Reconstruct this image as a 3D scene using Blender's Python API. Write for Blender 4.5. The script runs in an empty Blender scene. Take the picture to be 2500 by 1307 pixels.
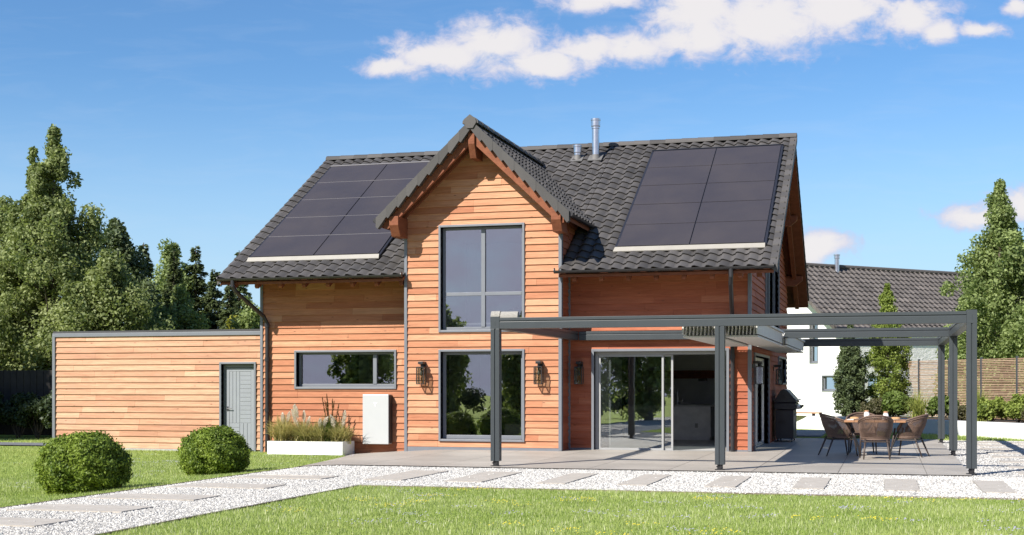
import bpy, math, random
import numpy as np
from mathutils import Vector, Matrix

random.seed(7)
rng = np.random.default_rng(11)
sc = bpy.context.scene
COL = sc.collection
rad = math.radians

# ------------------------------------------------------------ camera, sky, sun, exposure
YAW = math.atan(915 / 3250)
cam_d = bpy.data.cameras.new("camera")
cam = bpy.data.objects.new("camera", cam_d)
COL.objects.link(cam)
cam.location = (0, 0, 1.5)
cam.rotation_euler = (rad(90), 0, YAW)
cam_d.sensor_width = 36
cam_d.lens = 3250 / 2500 * 36
cam_d.shift_y = (942 - 653.5) / 2500
cam_d.clip_start = 0.1
cam_d.clip_end = 2000
sc.camera = cam

SUN_AZ = (0.50, 0.866)          # horizontal travel of the light
SUN_EL = rad(39.5)
sun_d = bpy.data.lights.new("sun", 'SUN')
sun_d.energy = 5.0
sun_d.angle = rad(0.5)
sun_d.color = (1.0, 0.95, 0.87)
sun = bpy.data.objects.new("sun", sun_d)
COL.objects.link(sun)
sd = Vector((SUN_AZ[0] * math.cos(SUN_EL), SUN_AZ[1] * math.cos(SUN_EL), -math.sin(SUN_EL)))
sun.rotation_euler = sd.to_track_quat('-Z', 'Y').to_euler()
sun.location = (-20, -30, 40)

SKY_STRENGTH = 0.062
world = bpy.data.worlds.new("World")
sc.world = world
world.use_nodes = True
wn, wl = world.node_tree.nodes, world.node_tree.links
wn.clear()


def wmath(op, a, b=None, c=None, clamp=False):
    n = wn.new('ShaderNodeMath'); n.operation = op; n.use_clamp = clamp
    for i, v in enumerate((a, b, c)):
        if v is None: continue
        if isinstance(v, (int, float)): n.inputs[i].default_value = v
        else: wl.new(v, n.inputs[i])
    return n.outputs[0]


def wvec(op, a, b=None):
    n = wn.new('ShaderNodeVectorMath'); n.operation = op
    for i, v in enumerate((a, b)):
        if v is None: continue
        if isinstance(v, tuple): n.inputs[i].default_value = v
        else: wl.new(v, n.inputs[i])
    return n.outputs['Value'] if op in ('DOT_PRODUCT', 'LENGTH') else n.outputs[0]


sky = wn.new('ShaderNodeTexSky')
sky.sky_type = 'NISHITA'
sky.sun_disc = False
sky.sun_elevation = SUN_EL
sky.sun_rotation = math.atan2(-SUN_AZ[0], -SUN_AZ[1])
sky.air_density = 1.0
sky.dust_density = 0.35
sky.ozone_density = 1.6
tc = wn.new('ShaderNodeTexCoord')
Dv = tc.outputs['Generated']
cY, sY = math.cos(YAW), math.sin(YAW)
fw = wmath('MAXIMUM', wvec('DOT_PRODUCT', Dv, (-sY, cY, 0)), 0.02)
aa = wmath('DIVIDE', wvec('DOT_PRODUCT', Dv, (cY, sY, 0)), fw)
bb = wmath('DIVIDE', wvec('DOT_PRODUCT', Dv, (0, 0, 1)), fw)
U_ = wmath('MULTIPLY_ADD', aa, 3.25, 1.25)
V_ = wmath('MULTIPLY_ADD', bb, -3.25, 0.942)
cmb = wn.new('ShaderNodeCombineXYZ')
wl.new(U_, cmb.inputs[0]); wl.new(V_, cmb.inputs[1])
P_ = cmb.outputs[0]


def wnoise(vec, scale, detail, rough, dist=0.0):
    n = wn.new('ShaderNodeTexNoise')
    n.inputs['Scale'].default_value = scale
    n.inputs['Detail'].default_value = detail
    n.inputs['Roughness'].default_value = rough
    n.inputs['Distortion'].default_value = dist
    wl.new(vec, n.inputs['Vector'])
    return n


warp = wnoise(P_, 7, 3, 0.5)
wv = wvec('SUBTRACT', warp.outputs['Color'], (0.5, 0.5, 0.5))
wv = wvec('MULTIPLY', wv, (0.09, 0.06, 0))
PW = wvec('ADD', P_, wv)
BLOBS = [(1.21, .105, .135, .078), (1.08, .142, .17, .054), (.955, .168, .085, .026), (1.33, .152, .13, .05), (1.31, .165, .12, .04),
         (1.43, .122, .11, .055), (1.55, .118, .10, .046), (1.66, .09, .11, .06), (1.70, .03, .15, .10), (1.87, .05, .20, .10), (1.73, .085, .12, .07),
         (2.05, .02, .20, .085), (2.22, .03, .12, .06), (1.46, -.005, .13, .042), (2.29, .075, .06, .035), (2.40, .075, .07, .022),
         (2.49, .015, .035, .03), (2.38, .525, .11, .032), (2.50, .51, .13, .055), (1.98, .615, .10, .062), (2.02, .60, .07, .045), (1.33, -.02, .05, .03)]
dens = None
for cx, cy, rx, ry in BLOBS:
    q = wvec('MULTIPLY', wvec('SUBTRACT', PW, (cx, cy, 0)), (1 / rx, 1 / ry, 0))
    e = wmath('SUBTRACT', 1.0, wvec('LENGTH', q))
    dens = e if dens is None else wmath('SMOOTH_MAX', dens, e, 0.25)
fb = wnoise(wvec('MULTIPLY', P_, (1, 1.5, 1)), 13, 9, 0.62, 0.35)
fb2 = wnoise(wvec('MULTIPLY', P_, (1, 1.2, 1)), 45, 6, 0.65, 0.5)
d1 = wmath('MULTIPLY_ADD', wmath('SUBTRACT', fb.outputs[0], 0.5), 1.9, dens)
d1 = wmath('MULTIPLY_ADD', wmath('SUBTRACT', fb2.outputs[0], 0.5), 0.5, d1)
mr = wn.new('ShaderNodeMapRange'); mr.interpolation_type = 'SMOOTHSTEP'
wl.new(d1, mr.inputs[0]); mr.inputs[1].default_value = -0.22; mr.inputs[2].default_value = 0.58
mask = wmath('MULTIPLY', mr.outputs[0], 0.96)
ahead = wmath('GREATER_THAN', wvec('DOT_PRODUCT', Dv, (-sY, cY, 0)), 0.3)
mask = wmath('MULTIPLY', mask, ahead)
bk = wnoise(wvec('MULTIPLY', Dv, (1.0, 1.0, 2.2)), 3.2, 8, 0.6, 0.3)
bm_ = wn.new('ShaderNodeMapRange'); bm_.interpolation_type = 'SMOOTHSTEP'; wl.new(bk.outputs[0], bm_.inputs[0])
bm_.inputs[1].default_value = 0.27; bm_.inputs[2].default_value = 0.50
low = wn.new('ShaderNodeMapRange'); dz0 = wn.new('ShaderNodeSeparateXYZ'); wl.new(Dv, dz0.inputs[0]); wl.new(dz0.outputs[2], low.inputs[0])
low.inputs[1].default_value = 0.40; low.inputs[2].default_value = 0.22
rear = wmath('GREATER_THAN', wvec('DOT_PRODUCT', Dv, (sY, -cY, 0)), 0.3)
mask = wmath('MAXIMUM', mask, wmath('MULTIPLY', wmath('MULTIPLY', bm_.outputs[0], rear), low.outputs[0]))
mr2 = wn.new('ShaderNodeMapRange'); mr2.interpolation_type = 'SMOOTHSTEP'
shade = wmath('MULTIPLY_ADD', wmath('SUBTRACT', fb.outputs[0], 0.5), 1.2, dens)
wl.new(shade, mr2.inputs[0]); mr2.inputs[1].default_value = -0.05; mr2.inputs[2].default_value = 0.75
K = 1 / SKY_STRENGTH
cmix = wn.new('ShaderNodeMix'); cmix.data_type = 'RGBA'
wl.new(mr2.outputs[0], cmix.inputs[0])
cmix.inputs[6].default_value = (.36 * K, .37 * K, .50 * K, 1)
cmix.inputs[7].default_value = (.54 * K, .52 * K, .52 * K, 1)
# thin high haze streaks low over the trees
cir = wnoise(wvec('MULTIPLY', P_, (1.2, 7, 1)), 3, 6, 0.6, 0.6)
cm = wn.new('ShaderNodeMapRange'); wl.new(cir.outputs[0], cm.inputs[0])
cm.inputs[1].default_value = 0.48; cm.inputs[2].default_value = 0.75; cm.inputs[4].default_value = 0.22
tint = wn.new('ShaderNodeMix'); tint.data_type = 'RGBA'; tint.blend_type = 'MULTIPLY'
tint.inputs[0].default_value = 1.0
wl.new(sky.outputs[0], tint.inputs[6]); tint.inputs[7].default_value = (.76, 1.13, 1.47, 1)
hzr = wn.new('ShaderNodeMapRange'); hzr.interpolation_type = 'SMOOTHSTEP'
dz = wn.new('ShaderNodeSeparateXYZ'); wl.new(Dv, dz.inputs[0]); wl.new(dz.outputs[2], hzr.inputs[0])
hzr.inputs[1].default_value = 0.24; hzr.inputs[2].default_value = -0.02; hzr.inputs[4].default_value = 0.92
hz = wn.new('ShaderNodeMix'); hz.data_type = 'RGBA'
wl.new(hzr.outputs[0], hz.inputs[0]); wl.new(tint.outputs[2], hz.inputs[6]); hz.inputs[7].default_value = (.35 * K, .47 * K, .58 * K, 1)
m0 = wn.new('ShaderNodeMix'); m0.data_type = 'RGBA'
wl.new(wmath('MULTIPLY', cm.outputs[0], 0.4), m0.inputs[0]); wl.new(hz.outputs[2], m0.inputs[6])
m0.inputs[7].default_value = (.42 * K, .47 * K, .55 * K, 1)
m1 = wn.new('ShaderNodeMix'); m1.data_type = 'RGBA'
wl.new(mask, m1.inputs[0]); wl.new(m0.outputs[2], m1.inputs[6]); wl.new(cmix.outputs[2], m1.inputs[7])
bg = wn.new('ShaderNodeBackground'); bg.inputs[1].default_value = SKY_STRENGTH
wl.new(m1.outputs[2], bg.inputs[0])
wo = wn.new('ShaderNodeOutputWorld'); wl.new(bg.outputs[0], wo.inputs[0])

sc.view_settings.view_transform = 'Standard'
sc.view_settings.look = 'None'
sc.view_settings.exposure = 0.72
sc.view_settings.gamma = 1.0
sc.view_settings.use_curve_mapping = False
sc.render.engine = 'CYCLES'
sc.cycles.max_bounces = 8
sc.cycles.transparent_max_bounces = 12
sc.cycles.diffuse_bounces = 6
sc.cycles.caustics_reflective = False
sc.cycles.caustics_refractive = False


# ------------------------------------------------------------ helpers
class MB:
    def __init__(self):
        self.v = []; self.f = []; self.t = []; self.n = 0

    def add(self, verts, faces, tone=0.5):
        self.v.append(np.asarray(verts, float).reshape(-1, 3))
        self.f += [tuple(i + self.n for i in fc) for fc in faces]
        self.t += [tone] * len(faces)
        self.n += len(verts)
        return self

    def box(self, x0, x1, y0, y1, z0, z1, tone=0.5, R=None, c=None):
        vs = np.array([(x, y, z) for z in (z0, z1) for y in (y0, y1) for x in (x0, x1)], float)
        if R is not None:
            c = np.array(c, float); vs = (vs - c) @ np.array(R).T + c
        return self.add(vs, [(0, 2, 3, 1), (4, 5, 7, 6), (0, 1, 5, 4), (2, 6, 7, 3), (0, 4, 6, 2), (1, 3, 7, 5)], tone)

    def quad(self, a, b, c, d, tone=0.5):
        return self.add([a, b, c, d], [(0, 1, 2, 3)], tone)

    def prism(self, poly, fn, d0, d1, tone=0.5):
        """poly: 2-D outline; fn(p, q, d) -> xyz; extruded from d0 to d1"""
        n = len(poly)
        vs = [fn(p, q, d0) for p, q in poly] + [fn(p, q, d1) for p, q in poly]
        fs = [tuple(range(n - 1, -1, -1)), tuple(range(n, 2 * n))] + [(i, (i + 1) % n, n + (i + 1) % n, n + i) for i in range(n)]
        return self.add(vs, fs, tone)

    def tube(self, pts, r, n=8, tone=0.5, cap=True):
        pts = [Vector(p) for p in pts]
        rs = r if isinstance(r, (list, tuple)) else [r] * len(pts)
        vs = []; up = None
        for i, p in enumerate(pts):
            a = pts[max(i - 1, 0)]; b = pts[min(i + 1, len(pts) - 1)]
            d = (b - a).normalized()
            if up is None:
                up = Vector((0, 0, 1)) if abs(d.z) < .9 else Vector((1, 0, 0))
            s = d.cross(up).normalized(); up = s.cross(d).normalized()
            for k in range(n):
                w = 2 * math.pi * k / n
                vs.append(p + s * (math.cos(w) * rs[i]) + up * (math.sin(w) * rs[i]))
        fs = []
        for i in range(len(pts) - 1):
            for k in range(n):
                k2 = (k + 1) % n
                fs.append((i * n + k, i * n + k2, (i + 1) * n + k2, (i + 1) * n + k))
        if cap:
            fs.append(tuple(range(n))[::-1]); fs.append(tuple((len(pts) - 1) * n + k for k in range(n)))
        return self.add([tuple(v) for v in vs], fs, tone)

    def lathe(self, prof, c, n=24, tone=0.5):
        vs = []; m = len(prof)
        for k in range(n):
            w = 2 * math.pi * k / n
            for r, z in prof: vs.append((c[0] + r * math.cos(w), c[1] + r * math.sin(w), c[2] + z))
        fs = []
        for k in range(n):
            k2 = (k + 1) % n
            for j in range(m - 1): fs.append((k * m + j, k2 * m + j, k2 * m + j + 1, k * m + j + 1))
        return self.add(vs, fs, tone)

    def xf(self, M):
        """rotate/translate everything so far"""
        M = np.array(M)
        self.v = [a @ M[:3, :3].T + M[:3, 3] for a in self.v]
        return self

    def build(self, name, mat, parent=None, smooth=False, bevel=0.0):
        vs = np.concatenate(self.v) if self.v else np.zeros((0, 3))
        return mesh_obj(name, vs, self.f, mat, parent, self.t, smooth, bevel)


ORG = {}


def mesh_obj(name, vs, faces, mat, parent=None, tones=None, smooth=False, bevel=0.0):
    org = ORG.get(parent.name, Vector((0, 0, 0))) if parent else Vector((0, 0, 0))
    me = bpy.data.meshes.new(name)
    vs = np.asarray(vs, float) - np.array(org)
    me.from_pydata(vs.tolist(), [], faces)
    if tones is not None:
        at = me.attributes.new('tone', 'FLOAT', 'FACE')
        at.data.foreach_set('value', np.asarray(tones, np.float32))
    if smooth:
        me.polygons.foreach_set('use_smooth', np.ones(len(me.polygons), bool))
    me.materials.append(mat)
    me.update()
    o = bpy.data.objects.new(name, me)
    COL.objects.link(o)
    if parent:
        o.parent = parent
        ORG[o.name] = org
    if bevel:
        b = o.modifiers.new('edge', 'BEVEL'); b.width = bevel; b.segments = 2; b.limit_method = 'ANGLE'
    return o


def quads_obj(name, V, mat, parent=None, tones=None, k=4):
    """V: (n,k,3) array of separate k-gons -> one mesh, fast"""
    org = np.array(ORG.get(parent.name, Vector((0, 0, 0)))) if parent else np.zeros(3)
    n = len(V)
    me = bpy.data.meshes.new(name)
    me.vertices.add(n * k); me.loops.add(n * k); me.polygons.add(n)
    me.vertices.foreach_set('co', (V.reshape(-1, 3) - org).astype(np.float32).ravel())
    me.loops.foreach_set('vertex_index', np.arange(n * k, dtype=np.int32))
    me.polygons.foreach_set('loop_start', np.arange(0, n * k, k, dtype=np.int32))
    me.update(calc_edges=True)
    if tones is not None:
        at = me.attributes.new('tone', 'FLOAT', 'FACE')
        at.data.foreach_set('value', np.asarray(tones, np.float32))
    me.materials.append(mat)
    o = bpy.data.objects.new(name, me)
    COL.objects.link(o)
    if parent: o.parent = parent; ORG[o.name] = Vector(org)
    return o


def tag(o, label, cat, group=None):
    o['label'] = label; o['category'] = cat
    if group: o['group'] = group
    return o


def thing(name, label, cat, loc=(0, 0, 0), group=None):
    o = bpy.data.objects.new(name, None); COL.objects.link(o)
    o.location = loc; o.empty_display_size = 0.3
    ORG[o.name] = Vector(loc)
    return tag(o, label, cat, group)


def struct(o, kind='structure'):
    o['kind'] = kind
    return o


def dup(root, loc, rz=0.0, label=None, scale=None):
    r = root.copy(); COL.objects.link(r); r.location = loc; r.rotation_euler = (0, 0, rz)
    if scale: r.scale = (scale,) * 3
    if label: r['label'] = label
    for ch in list(root.children):
        c = ch.copy(); COL.objects.link(c); c.parent = r
        for g in list(ch.children):
            d = g.copy(); COL.objects.link(d); d.parent = c
    return r


# ------------------------------------------------------------ materials
class NT:
    def __init__(s, name):
        s.m = bpy.data.materials.new(name); s.m.use_nodes = True
        s.n = s.m.node_tree.nodes; s.l = s.m.node_tree.links
        s.p = s.n['Principled BSDF']; s.out = s.n['Material Output']

    def new(s, t, **kw):
        n = s.n.new(t)
        for k, v in kw.items(): setattr(n, k, v)
        return n

    def coord(s, scale=(1, 1, 1), rot=(0, 0, 0), which='Object'):
        t = s.new('ShaderNodeTexCoord'); m = s.new('ShaderNodeMapping')
        m.inputs['Scale'].default_value = scale; m.inputs['Rotation'].default_value = rot
        s.l.new(t.outputs[which], m.inputs[0]); return m.outputs[0]

    def noise(s, vec, scale, detail=4, rough=.55, dist=0.):
        n = s.new('ShaderNodeTexNoise'); n.inputs['Scale'].default_value = scale
        n.inputs['Detail'].default_value = detail; n.inputs['Roughness'].default_value = rough; n.inputs['Distortion'].default_value = dist
        s.l.new(vec, n.inputs['Vector']); return n.outputs[0]

    def voro(s, vec, scale, feature='F1', rnd=1.0):
        n = s.new('ShaderNodeTexVoronoi'); n.feature = feature; n.inputs['Scale'].default_value = scale
        n.inputs['Randomness'].default_value = rnd
        s.l.new(vec, n.inputs['Vector']); return n

    def ramp(s, fac, stops):
        r = s.new('ShaderNodeValToRGB'); e = r.color_ramp.elements
        while len(e) < len(stops): e.new(.5)
        for i, (p, c) in enumerate(stops):
            e[i].position = p; e[i].color = (*c, 1) if len(c) == 3 else c
        s.l.new(fac, r.inputs[0]); return r.outputs[0]

    def mix(s, fac, a, b, blend='MIX'):
        m = s.new('ShaderNodeMix', data_type='RGBA', blend_type=blend)
        for i, v in ((0, fac), (6, a), (7, b)):
            if isinstance(v, (int, float)): m.inputs[i].default_value = v
            elif isinstance(v, tuple): m.inputs[i].default_value = (*v, 1)
            else: s.l.new(v, m.inputs[i])
        return m.outputs[2]

    def math(s, op, a, b=0.0, clamp=False):
        m = s.new('ShaderNodeMath', operation=op, use_clamp=clamp)
        for i, v in enumerate((a, b)):
            if isinstance(v, (int, float)): m.inputs[i].default_value = v
            else: s.l.new(v, m.inputs[i])
        return m.outputs[0]

    def tone(s):
        a = s.new('ShaderNodeAttribute', attribute_name='tone'); return a.outputs['Fac']

    def bump(s, h, strength=.3, dist=.01):
        b = s.new('ShaderNodeBump'); b.inputs['Strength'].default_value = strength; b.inputs['Distance'].default_value = dist
        s.l.new(h, b.inputs['Height']); s.l.new(b.outputs[0], s.p.inputs['Normal']); return b

    def col(s, c):
        if isinstance(c, tuple): s.p.inputs['Base Color'].default_value = (*c, 1)
        else: s.l.new(c, s.p.inputs['Base Color'])

    def set(s, rough=.6, metal=0., spec=.5):
        s.p.inputs['Roughness'].default_value = rough; s.p.inputs['Metallic'].default_value = metal
        s.p.inputs['Specular IOR Level'].default_value = spec; return s


def wood(name, stops, along=(0.5, 9, 14), grain=.55, rough=.72, knots=True, patches=None):
    t = NT(name); t.set(rough, 0, .25)
    c = t.ramp(t.tone(), stops)
    v = t.coord(along)
    g = t.noise(v, 3.2, 6, .6, .8)
    c = t.mix(grain, c, t.ramp(g, [(.25, (.30, .22, .18)), (.5, (.5, .5, .5)), (.78, (.66, .68, .68))]), 'OVERLAY')
    fine = t.noise(t.coord((1.2, 40, 55)), 4, 3, .6)
    c = t.mix(.42, c, t.ramp(fine, [(.3, (.28, .26, .25)), (.7, (.68, .68, .68))]), 'OVERLAY')
    big = t.noise(t.coord((.35, .35, 2.2)), 2.6, 6, .7, .5)
    c = t.mix(.35, c, t.ramp(big, [(.3, (.30, .27, .26)), (.65, (.60, .60, .60))]), 'OVERLAY')
    if knots:
        k = t.voro(t.coord((2.2, 6, 7)), 1.0)
        c = t.mix(t.ramp(k.outputs['Distance'], [(.03, (.85,) * 3), (.10, (0,) * 3)]), c, (.10, .045, .025))
    if patches:
        pn = t.noise(t.coord((.5, .5, 1.6)), 1.4, 5, .65)
        c = t.mix(t.ramp(pn, [(.55, (0,) * 3), (.75, (.5,) * 3)]), c, patches)
    t.col(c)
    t.bump(g, .25, .004)
    return t.m


TIMBER = wood('cladding_timber', [(0, (.315, .108, .053)), (.5, (.435, .195, .102)), (1, (.58, .325, .192))], patches=(.39, .135, .07))
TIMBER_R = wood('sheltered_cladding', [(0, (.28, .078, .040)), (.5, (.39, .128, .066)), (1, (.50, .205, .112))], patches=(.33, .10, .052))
TIMBER_W = wood('weathered_cladding', [(0, (.37, .18, .107)), (.5, (.475, .265, .162)), (1, (.58, .36, .232))], patches=(.37, .20, .145))
TIMBER_D = wood('stained_beam', [(0, (.155, .052, .027)), (1, (.225, .080, .040))], along=(3, 3, 3), knots=False)
TABLE_W = wood('oiled_tabletop', [(0, (.36, .19, .10)), (1, (.42, .24, .13))], knots=False, grain=.5)
SLAT_W = wood('larch_slats', [(0, (.24, .155, .105)), (1, (.44, .31, .215))], along=(2, 2, 8), knots=False)


def plain(name, c, rough=.5, metal=0., spec=.5, var=.12, scale=4, bump=0., bscale=60):
    t = NT(name); t.set(rough, metal, spec)
    n = t.noise(t.coord(), scale, 5, .6)
    lo = tuple(x * (1 - var) for x in c); hi = tuple(min(1, x * (1 + var)) for x in c)
    t.col(t.ramp(n, [(.3, lo), (.7, hi)]))
    if bump: t.bump(t.noise(t.coord(), bscale, 4, .6), bump, .01)
    return t.m


TRIM = plain('grey_trim_paint', (.155, .165, .185), .42, var=.05)
FRAME = plain('grey_window_paint', (.17, .18, .20), .38, var=.05)
PERG = plain('anthracite_powdercoat', (.043, .050, .054), .38, .0, .5, var=.06)
BLACKM = plain('black_painted_metal', (.018, .017, .018), .42, var=.15)
GUTTER = plain('dark_gutter_metal', (.032, .030, .032), .4, .3, var=.2)
STEEL = plain('galvanised_flue', (.62, .63, .64), .28, 1.0, var=.12, scale=6)
ALU = plain('bare_aluminium', (.66, .66, .64), .38, .85, var=.06)
DARKWALL = plain('wall_membrane', (.035, .02, .015), .9)
WHITE = plain('white_plaster', (.80, .79, .77), .8, var=.03)
FIBRE = plain('white_fibre_cement', (.80, .80, .79), .6, var=.03, bump=.1)
BATT = plain('white_battery_shell', (.44, .45, .45), .35, var=.015)
INNER = plain('interior_paint', (.78, .78, .77), .85, var=.04)
INFLOOR = plain('interior_floor', (.52, .51, .49), .5, var=.08)
SOFA = plain('dark_upholstery', (.02, .02, .022), .9)
RATTAN = plain('brown_rope', (.135, .085, .062), .7, var=.3, scale=40)
RATLEG = plain('brown_chair_leg', (.055, .038, .03), .5)
GRILL = plain('black_enamel', (.03, .03, .033), .35, .2, var=.1)
CERAM = plain('white_ceramic', (.78, .77, .75), .25, var=.02)
DOORP = plain('grey_door_paint', (.24, .255, .275), .45, var=.04)
FABRIC = plain('awning_fabric', (.66, .65, .62), .8, var=.05)
BARK = plain('tree_bark', (.09, .07, .05), .9, var=.35, scale=8, bump=.6, bscale=20)
SOIL = plain('dark_soil', (.05, .035, .025), .95, var=.3, scale=10)
LOUVRE = plain('wardrobe_white', (.62, .62, .61), .6, var=.02)


def glass(name, base=.06, tint=(.80, .84, .84)):
    t = NT(name)
    lw = t.new('ShaderNodeLayerWeight'); lw.inputs[0].default_value = .5
    f = t.math('POWER', lw.outputs['Facing'], 4.0)
    f = t.math('MULTIPLY_ADD', f, 1 - base); f.node.inputs[2].default_value = base
    g = t.new('ShaderNodeBsdfGlossy'); g.inputs['Roughness'].default_value = .0
    g.inputs[0].default_value = (1, 1, 1, 1)
    nz = t.noise(t.coord((1, 1, 1)), 1.3, 2, .5)
    b = t.new('ShaderNodeBump'); b.inputs['Strength'].default_value = .02; b.inputs['Distance'].default_value = .05
    t.l.new(nz, b.inputs['Height']); t.l.new(b.outputs[0], g.inputs['Normal'])
    tr = t.new('ShaderNodeBsdfTransparent'); tr.inputs[0].default_value = (*tint, 1)
    mx = t.new('ShaderNodeMixShader')
    t.l.new(f, mx.inputs[0]); t.l.new(tr.outputs[0], mx.inputs[1]); t.l.new(g.outputs[0], mx.inputs[2])
    t.l.new(mx.outputs[0], t.out.inputs[0])
    return t.m


GLASS = glass('window_glass', .24, (.80, .83, .83))
GLASS_UP = glass('upper_window_glass', .30, (.70, .72, .73))
LAMPGLASS = glass('lantern_glass', .06, (.9, .92, .9))


def tile_mat(name, base):
    t = NT(name); t.set(.62, 0, .35)
    c = t.ramp(t.tone(), [(0, tuple(x * .72 for x in base)), (1, tuple(x * 1.35 for x in base))])
    n = t.noise(t.coord(), 1.1, 6, .65)
    c = t.mix(.5, c, t.ramp(n, [(.3, (.38,) * 3), (.7, (.62, .60, .57))]), 'OVERLAY')
    n2 = t.noise(t.coord(), 90, 3, .7)
    c = t.mix(.3, c, t.ramp(n2, [(.3, (.3,) * 3), (.7, (.7,) * 3)]), 'OVERLAY')
    t.col(c); t.bump(n2, .25, .004)
    return t.m


TILE = tile_mat('concrete_roof_tile', (.072, .067, .065))
TILE_N = tile_mat('far_roof_tile', (.095, .084, .078))


def solar_mat():
    t = NT('solar_cells'); t.set(.22, 0, .22)
    v = t.coord()
    w = t.new('ShaderNodeTexWave', wave_type='BANDS', bands_direction='Y'); w.inputs['Scale'].default_value = 7.0
    t.l.new(v, w.inputs['Vector'])
    n = t.noise(v, .8, 4, .6)
    c = t.ramp(w.outputs['Fac'], [(.0, (.042, .037, .042)), (.9, (.050, .044, .050)), (1, (.070, .063, .070))])
    c = t.mix(.35, c, t.ramp(n, [(.35, (.034, .031, .036)), (.8, (.075, .063, .060))]))
    t.col(c)
    t.l.new(t.ramp(n, [(.3, (.30,) * 3), (.8, (.45,) * 3)]), t.p.inputs['Roughness'])
    return t.m


SOLAR = solar_mat()
SOLARF = plain('black_panel_frame', (.018, .018, .024), .45)
FLASH = plain('pale_eaves_flashing', (.27, .25, .22), .6, .0, var=.06)


def leaf_mat(name, dark, light, trans=.32, rough=.55, tg=.6):
    t = NT(name)
    c = t.ramp(t.tone(), [(0, dark), (1, light)])
    t.set(rough, 0, .35); t.col(c)
    tl = t.new('ShaderNodeBsdfTranslucent')
    t.l.new(t.mix(tg, c, (.20, .26, .04), 'MIX'), tl.inputs[0])
    mx = t.new('ShaderNodeMixShader'); mx.inputs[0].default_value = trans
    t.l.new(t.p.outputs[0], mx.inputs[1]); t.l.new(tl.outputs[0], mx.inputs[2])
    t.l.new(mx.outputs[0], t.out.inputs[0])
    return t.m


LEAF_A = leaf_mat('poplar_leaf', (.07, .105, .03), (.42, .47, .19), .48)
LEAF_B = leaf_mat('maple_leaf', (.075, .125, .03), (.42, .50, .19), .48)
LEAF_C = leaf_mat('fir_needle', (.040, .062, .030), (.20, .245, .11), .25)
LEAF_D = leaf_mat('juniper_needle', (.040, .062, .026), (.15, .19, .08), .2)
LEAF_E = leaf_mat('light_column_leaf', (.11, .17, .028), (.38, .45, .10), .45)
LEAF_BOX = leaf_mat('box_leaf', (.055, .105, .012), (.30, .39, .05), .38)
LEAF_Y = leaf_mat('yellow_leaf', (.18, .19, .02), (.36, .35, .05))
LEAF_S = leaf_mat('shrub_leaf', (.06, .10, .018), (.17, .23, .05))
LEAF_O = leaf_mat('olive_shrub_leaf', (.055, .055, .025), (.14, .125, .06))
GRASSB = leaf_mat('lawn_blade', (.21, .31, .05), (.56, .63, .24), .42)
STRAW = leaf_mat('ornamental_blade', (.24, .26, .06), (.74, .64, .30), .5, tg=.05)
SEDGE = leaf_mat('sedge_blade', (.22, .27, .045), (.48, .50, .14), .4, tg=.2)
PLUME = leaf_mat('grass_plume', (.76, .70, .60), (.92, .88, .80), .45, tg=0)
HEDGE = leaf_mat('dark_hedge_leaf', (.018, .032, .012), (.055, .08, .03), .15)


def ground_mats():
    t = NT('lawn_soil'); t.set(.95, 0, .1)
    v = t.coord()
    n = t.noise(v, .55, 6, .6); n2 = t.noise(v, 14, 5, .7); n3 = t.noise(v, 55, 3, .7)
    c = t.ramp(n, [(.3, (.25, .33, .065)), (.52, (.32, .39, .10)), (.72, (.41, .43, .15))])
    c = t.mix(.55, c, t.ramp(n2, [(.3, (.34,) * 3), (.7, (.66, .64, .58))]), 'OVERLAY')
    c = t.mix(.5, c, t.ramp(n3, [(.3, (.25,) * 3), (.7, (.75,) * 3)]), 'OVERLAY')
    t.col(c); t.bump(n3, .8, .03)
    lawn = t.m
    t = NT('gravel_bed_stone'); t.set(.85, 0, .2)
    v = t.coord()
    vo = t.voro(v, 32); vo2 = t.voro(v, 55)
    c = t.ramp(vo.outputs['Color'], [(.05, (.24, .23, .215)), (.3, (.48, .465, .44)), (.9, (.60, .585, .55))])
    c = t.mix(t.ramp(vo.outputs['Distance'], [(.42, (0,) * 3), (.62, (.7,) * 3)]), c, (.12, .11, .10))
    t.col(c); h = t.math('SUBTRACT', 1.0, vo.outputs['Distance']); t.bump(h, .9, .03)
    gravel = t.m
    t = NT('pebble'); t.set(.8, 0, .2)
    t.col(t.ramp(t.tone(), [(0, (.22, .21, .20)), (.16, (.37, .352, .325)), (.5, (.51, .49, .455)), (1, (.60, .58, .545))]))
    peb = t.m
    t = NT('patio_porcelain'); t.set(.6, 0, .35)
    v = t.coord()
    g = t.noise(t.coord((1.0, 9, 1)), 2.2, 6, .65, .6)
    c = t.ramp(g, [(.25, (.30, .268, .23)), (.5, (.365, .33, .288)), (.8, (.43, .392, .345))])
    c = t.mix(.35, c, t.ramp(t.tone(), [(0, (.40,) * 3), (1, (.60,) * 3)]), 'OVERLAY')
    st = t.noise(v, .7, 6, .7)
    c = t.mix(.5, c, t.ramp(st, [(.35, (.36,) * 3), (.7, (.60,) * 3)]), 'OVERLAY')
    t.col(c); t.bump(t.noise(v, 35, 4, .6), .15, .004)
    patio = t.m
    return lawn, gravel, peb, patio


LAWN, GRAVEL, PEBBLE, PATIO = ground_mats()


def slab_mat():
    t = NT('stone_slab'); t.set(.75, 0, .3)
    v = t.coord()
    g = t.noise(t.coord((1.5, 1.5, 1)), 4, 7, .7, .4)
    c = t.ramp(g, [(.25, (.34, .305, .26)), (.55, (.43, .39, .34)), (.8, (.50, .455, .40))])
    sp = t.noise(v, 40, 3, .7)
    c = t.mix(.3, c, t.ramp(sp, [(.3, (.35,) * 3), (.7, (.65,) * 3)]), 'OVERLAY')
    t.col(c); t.bump(g, .35, .008)
    return t.m


SLAB = slab_mat()


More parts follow.
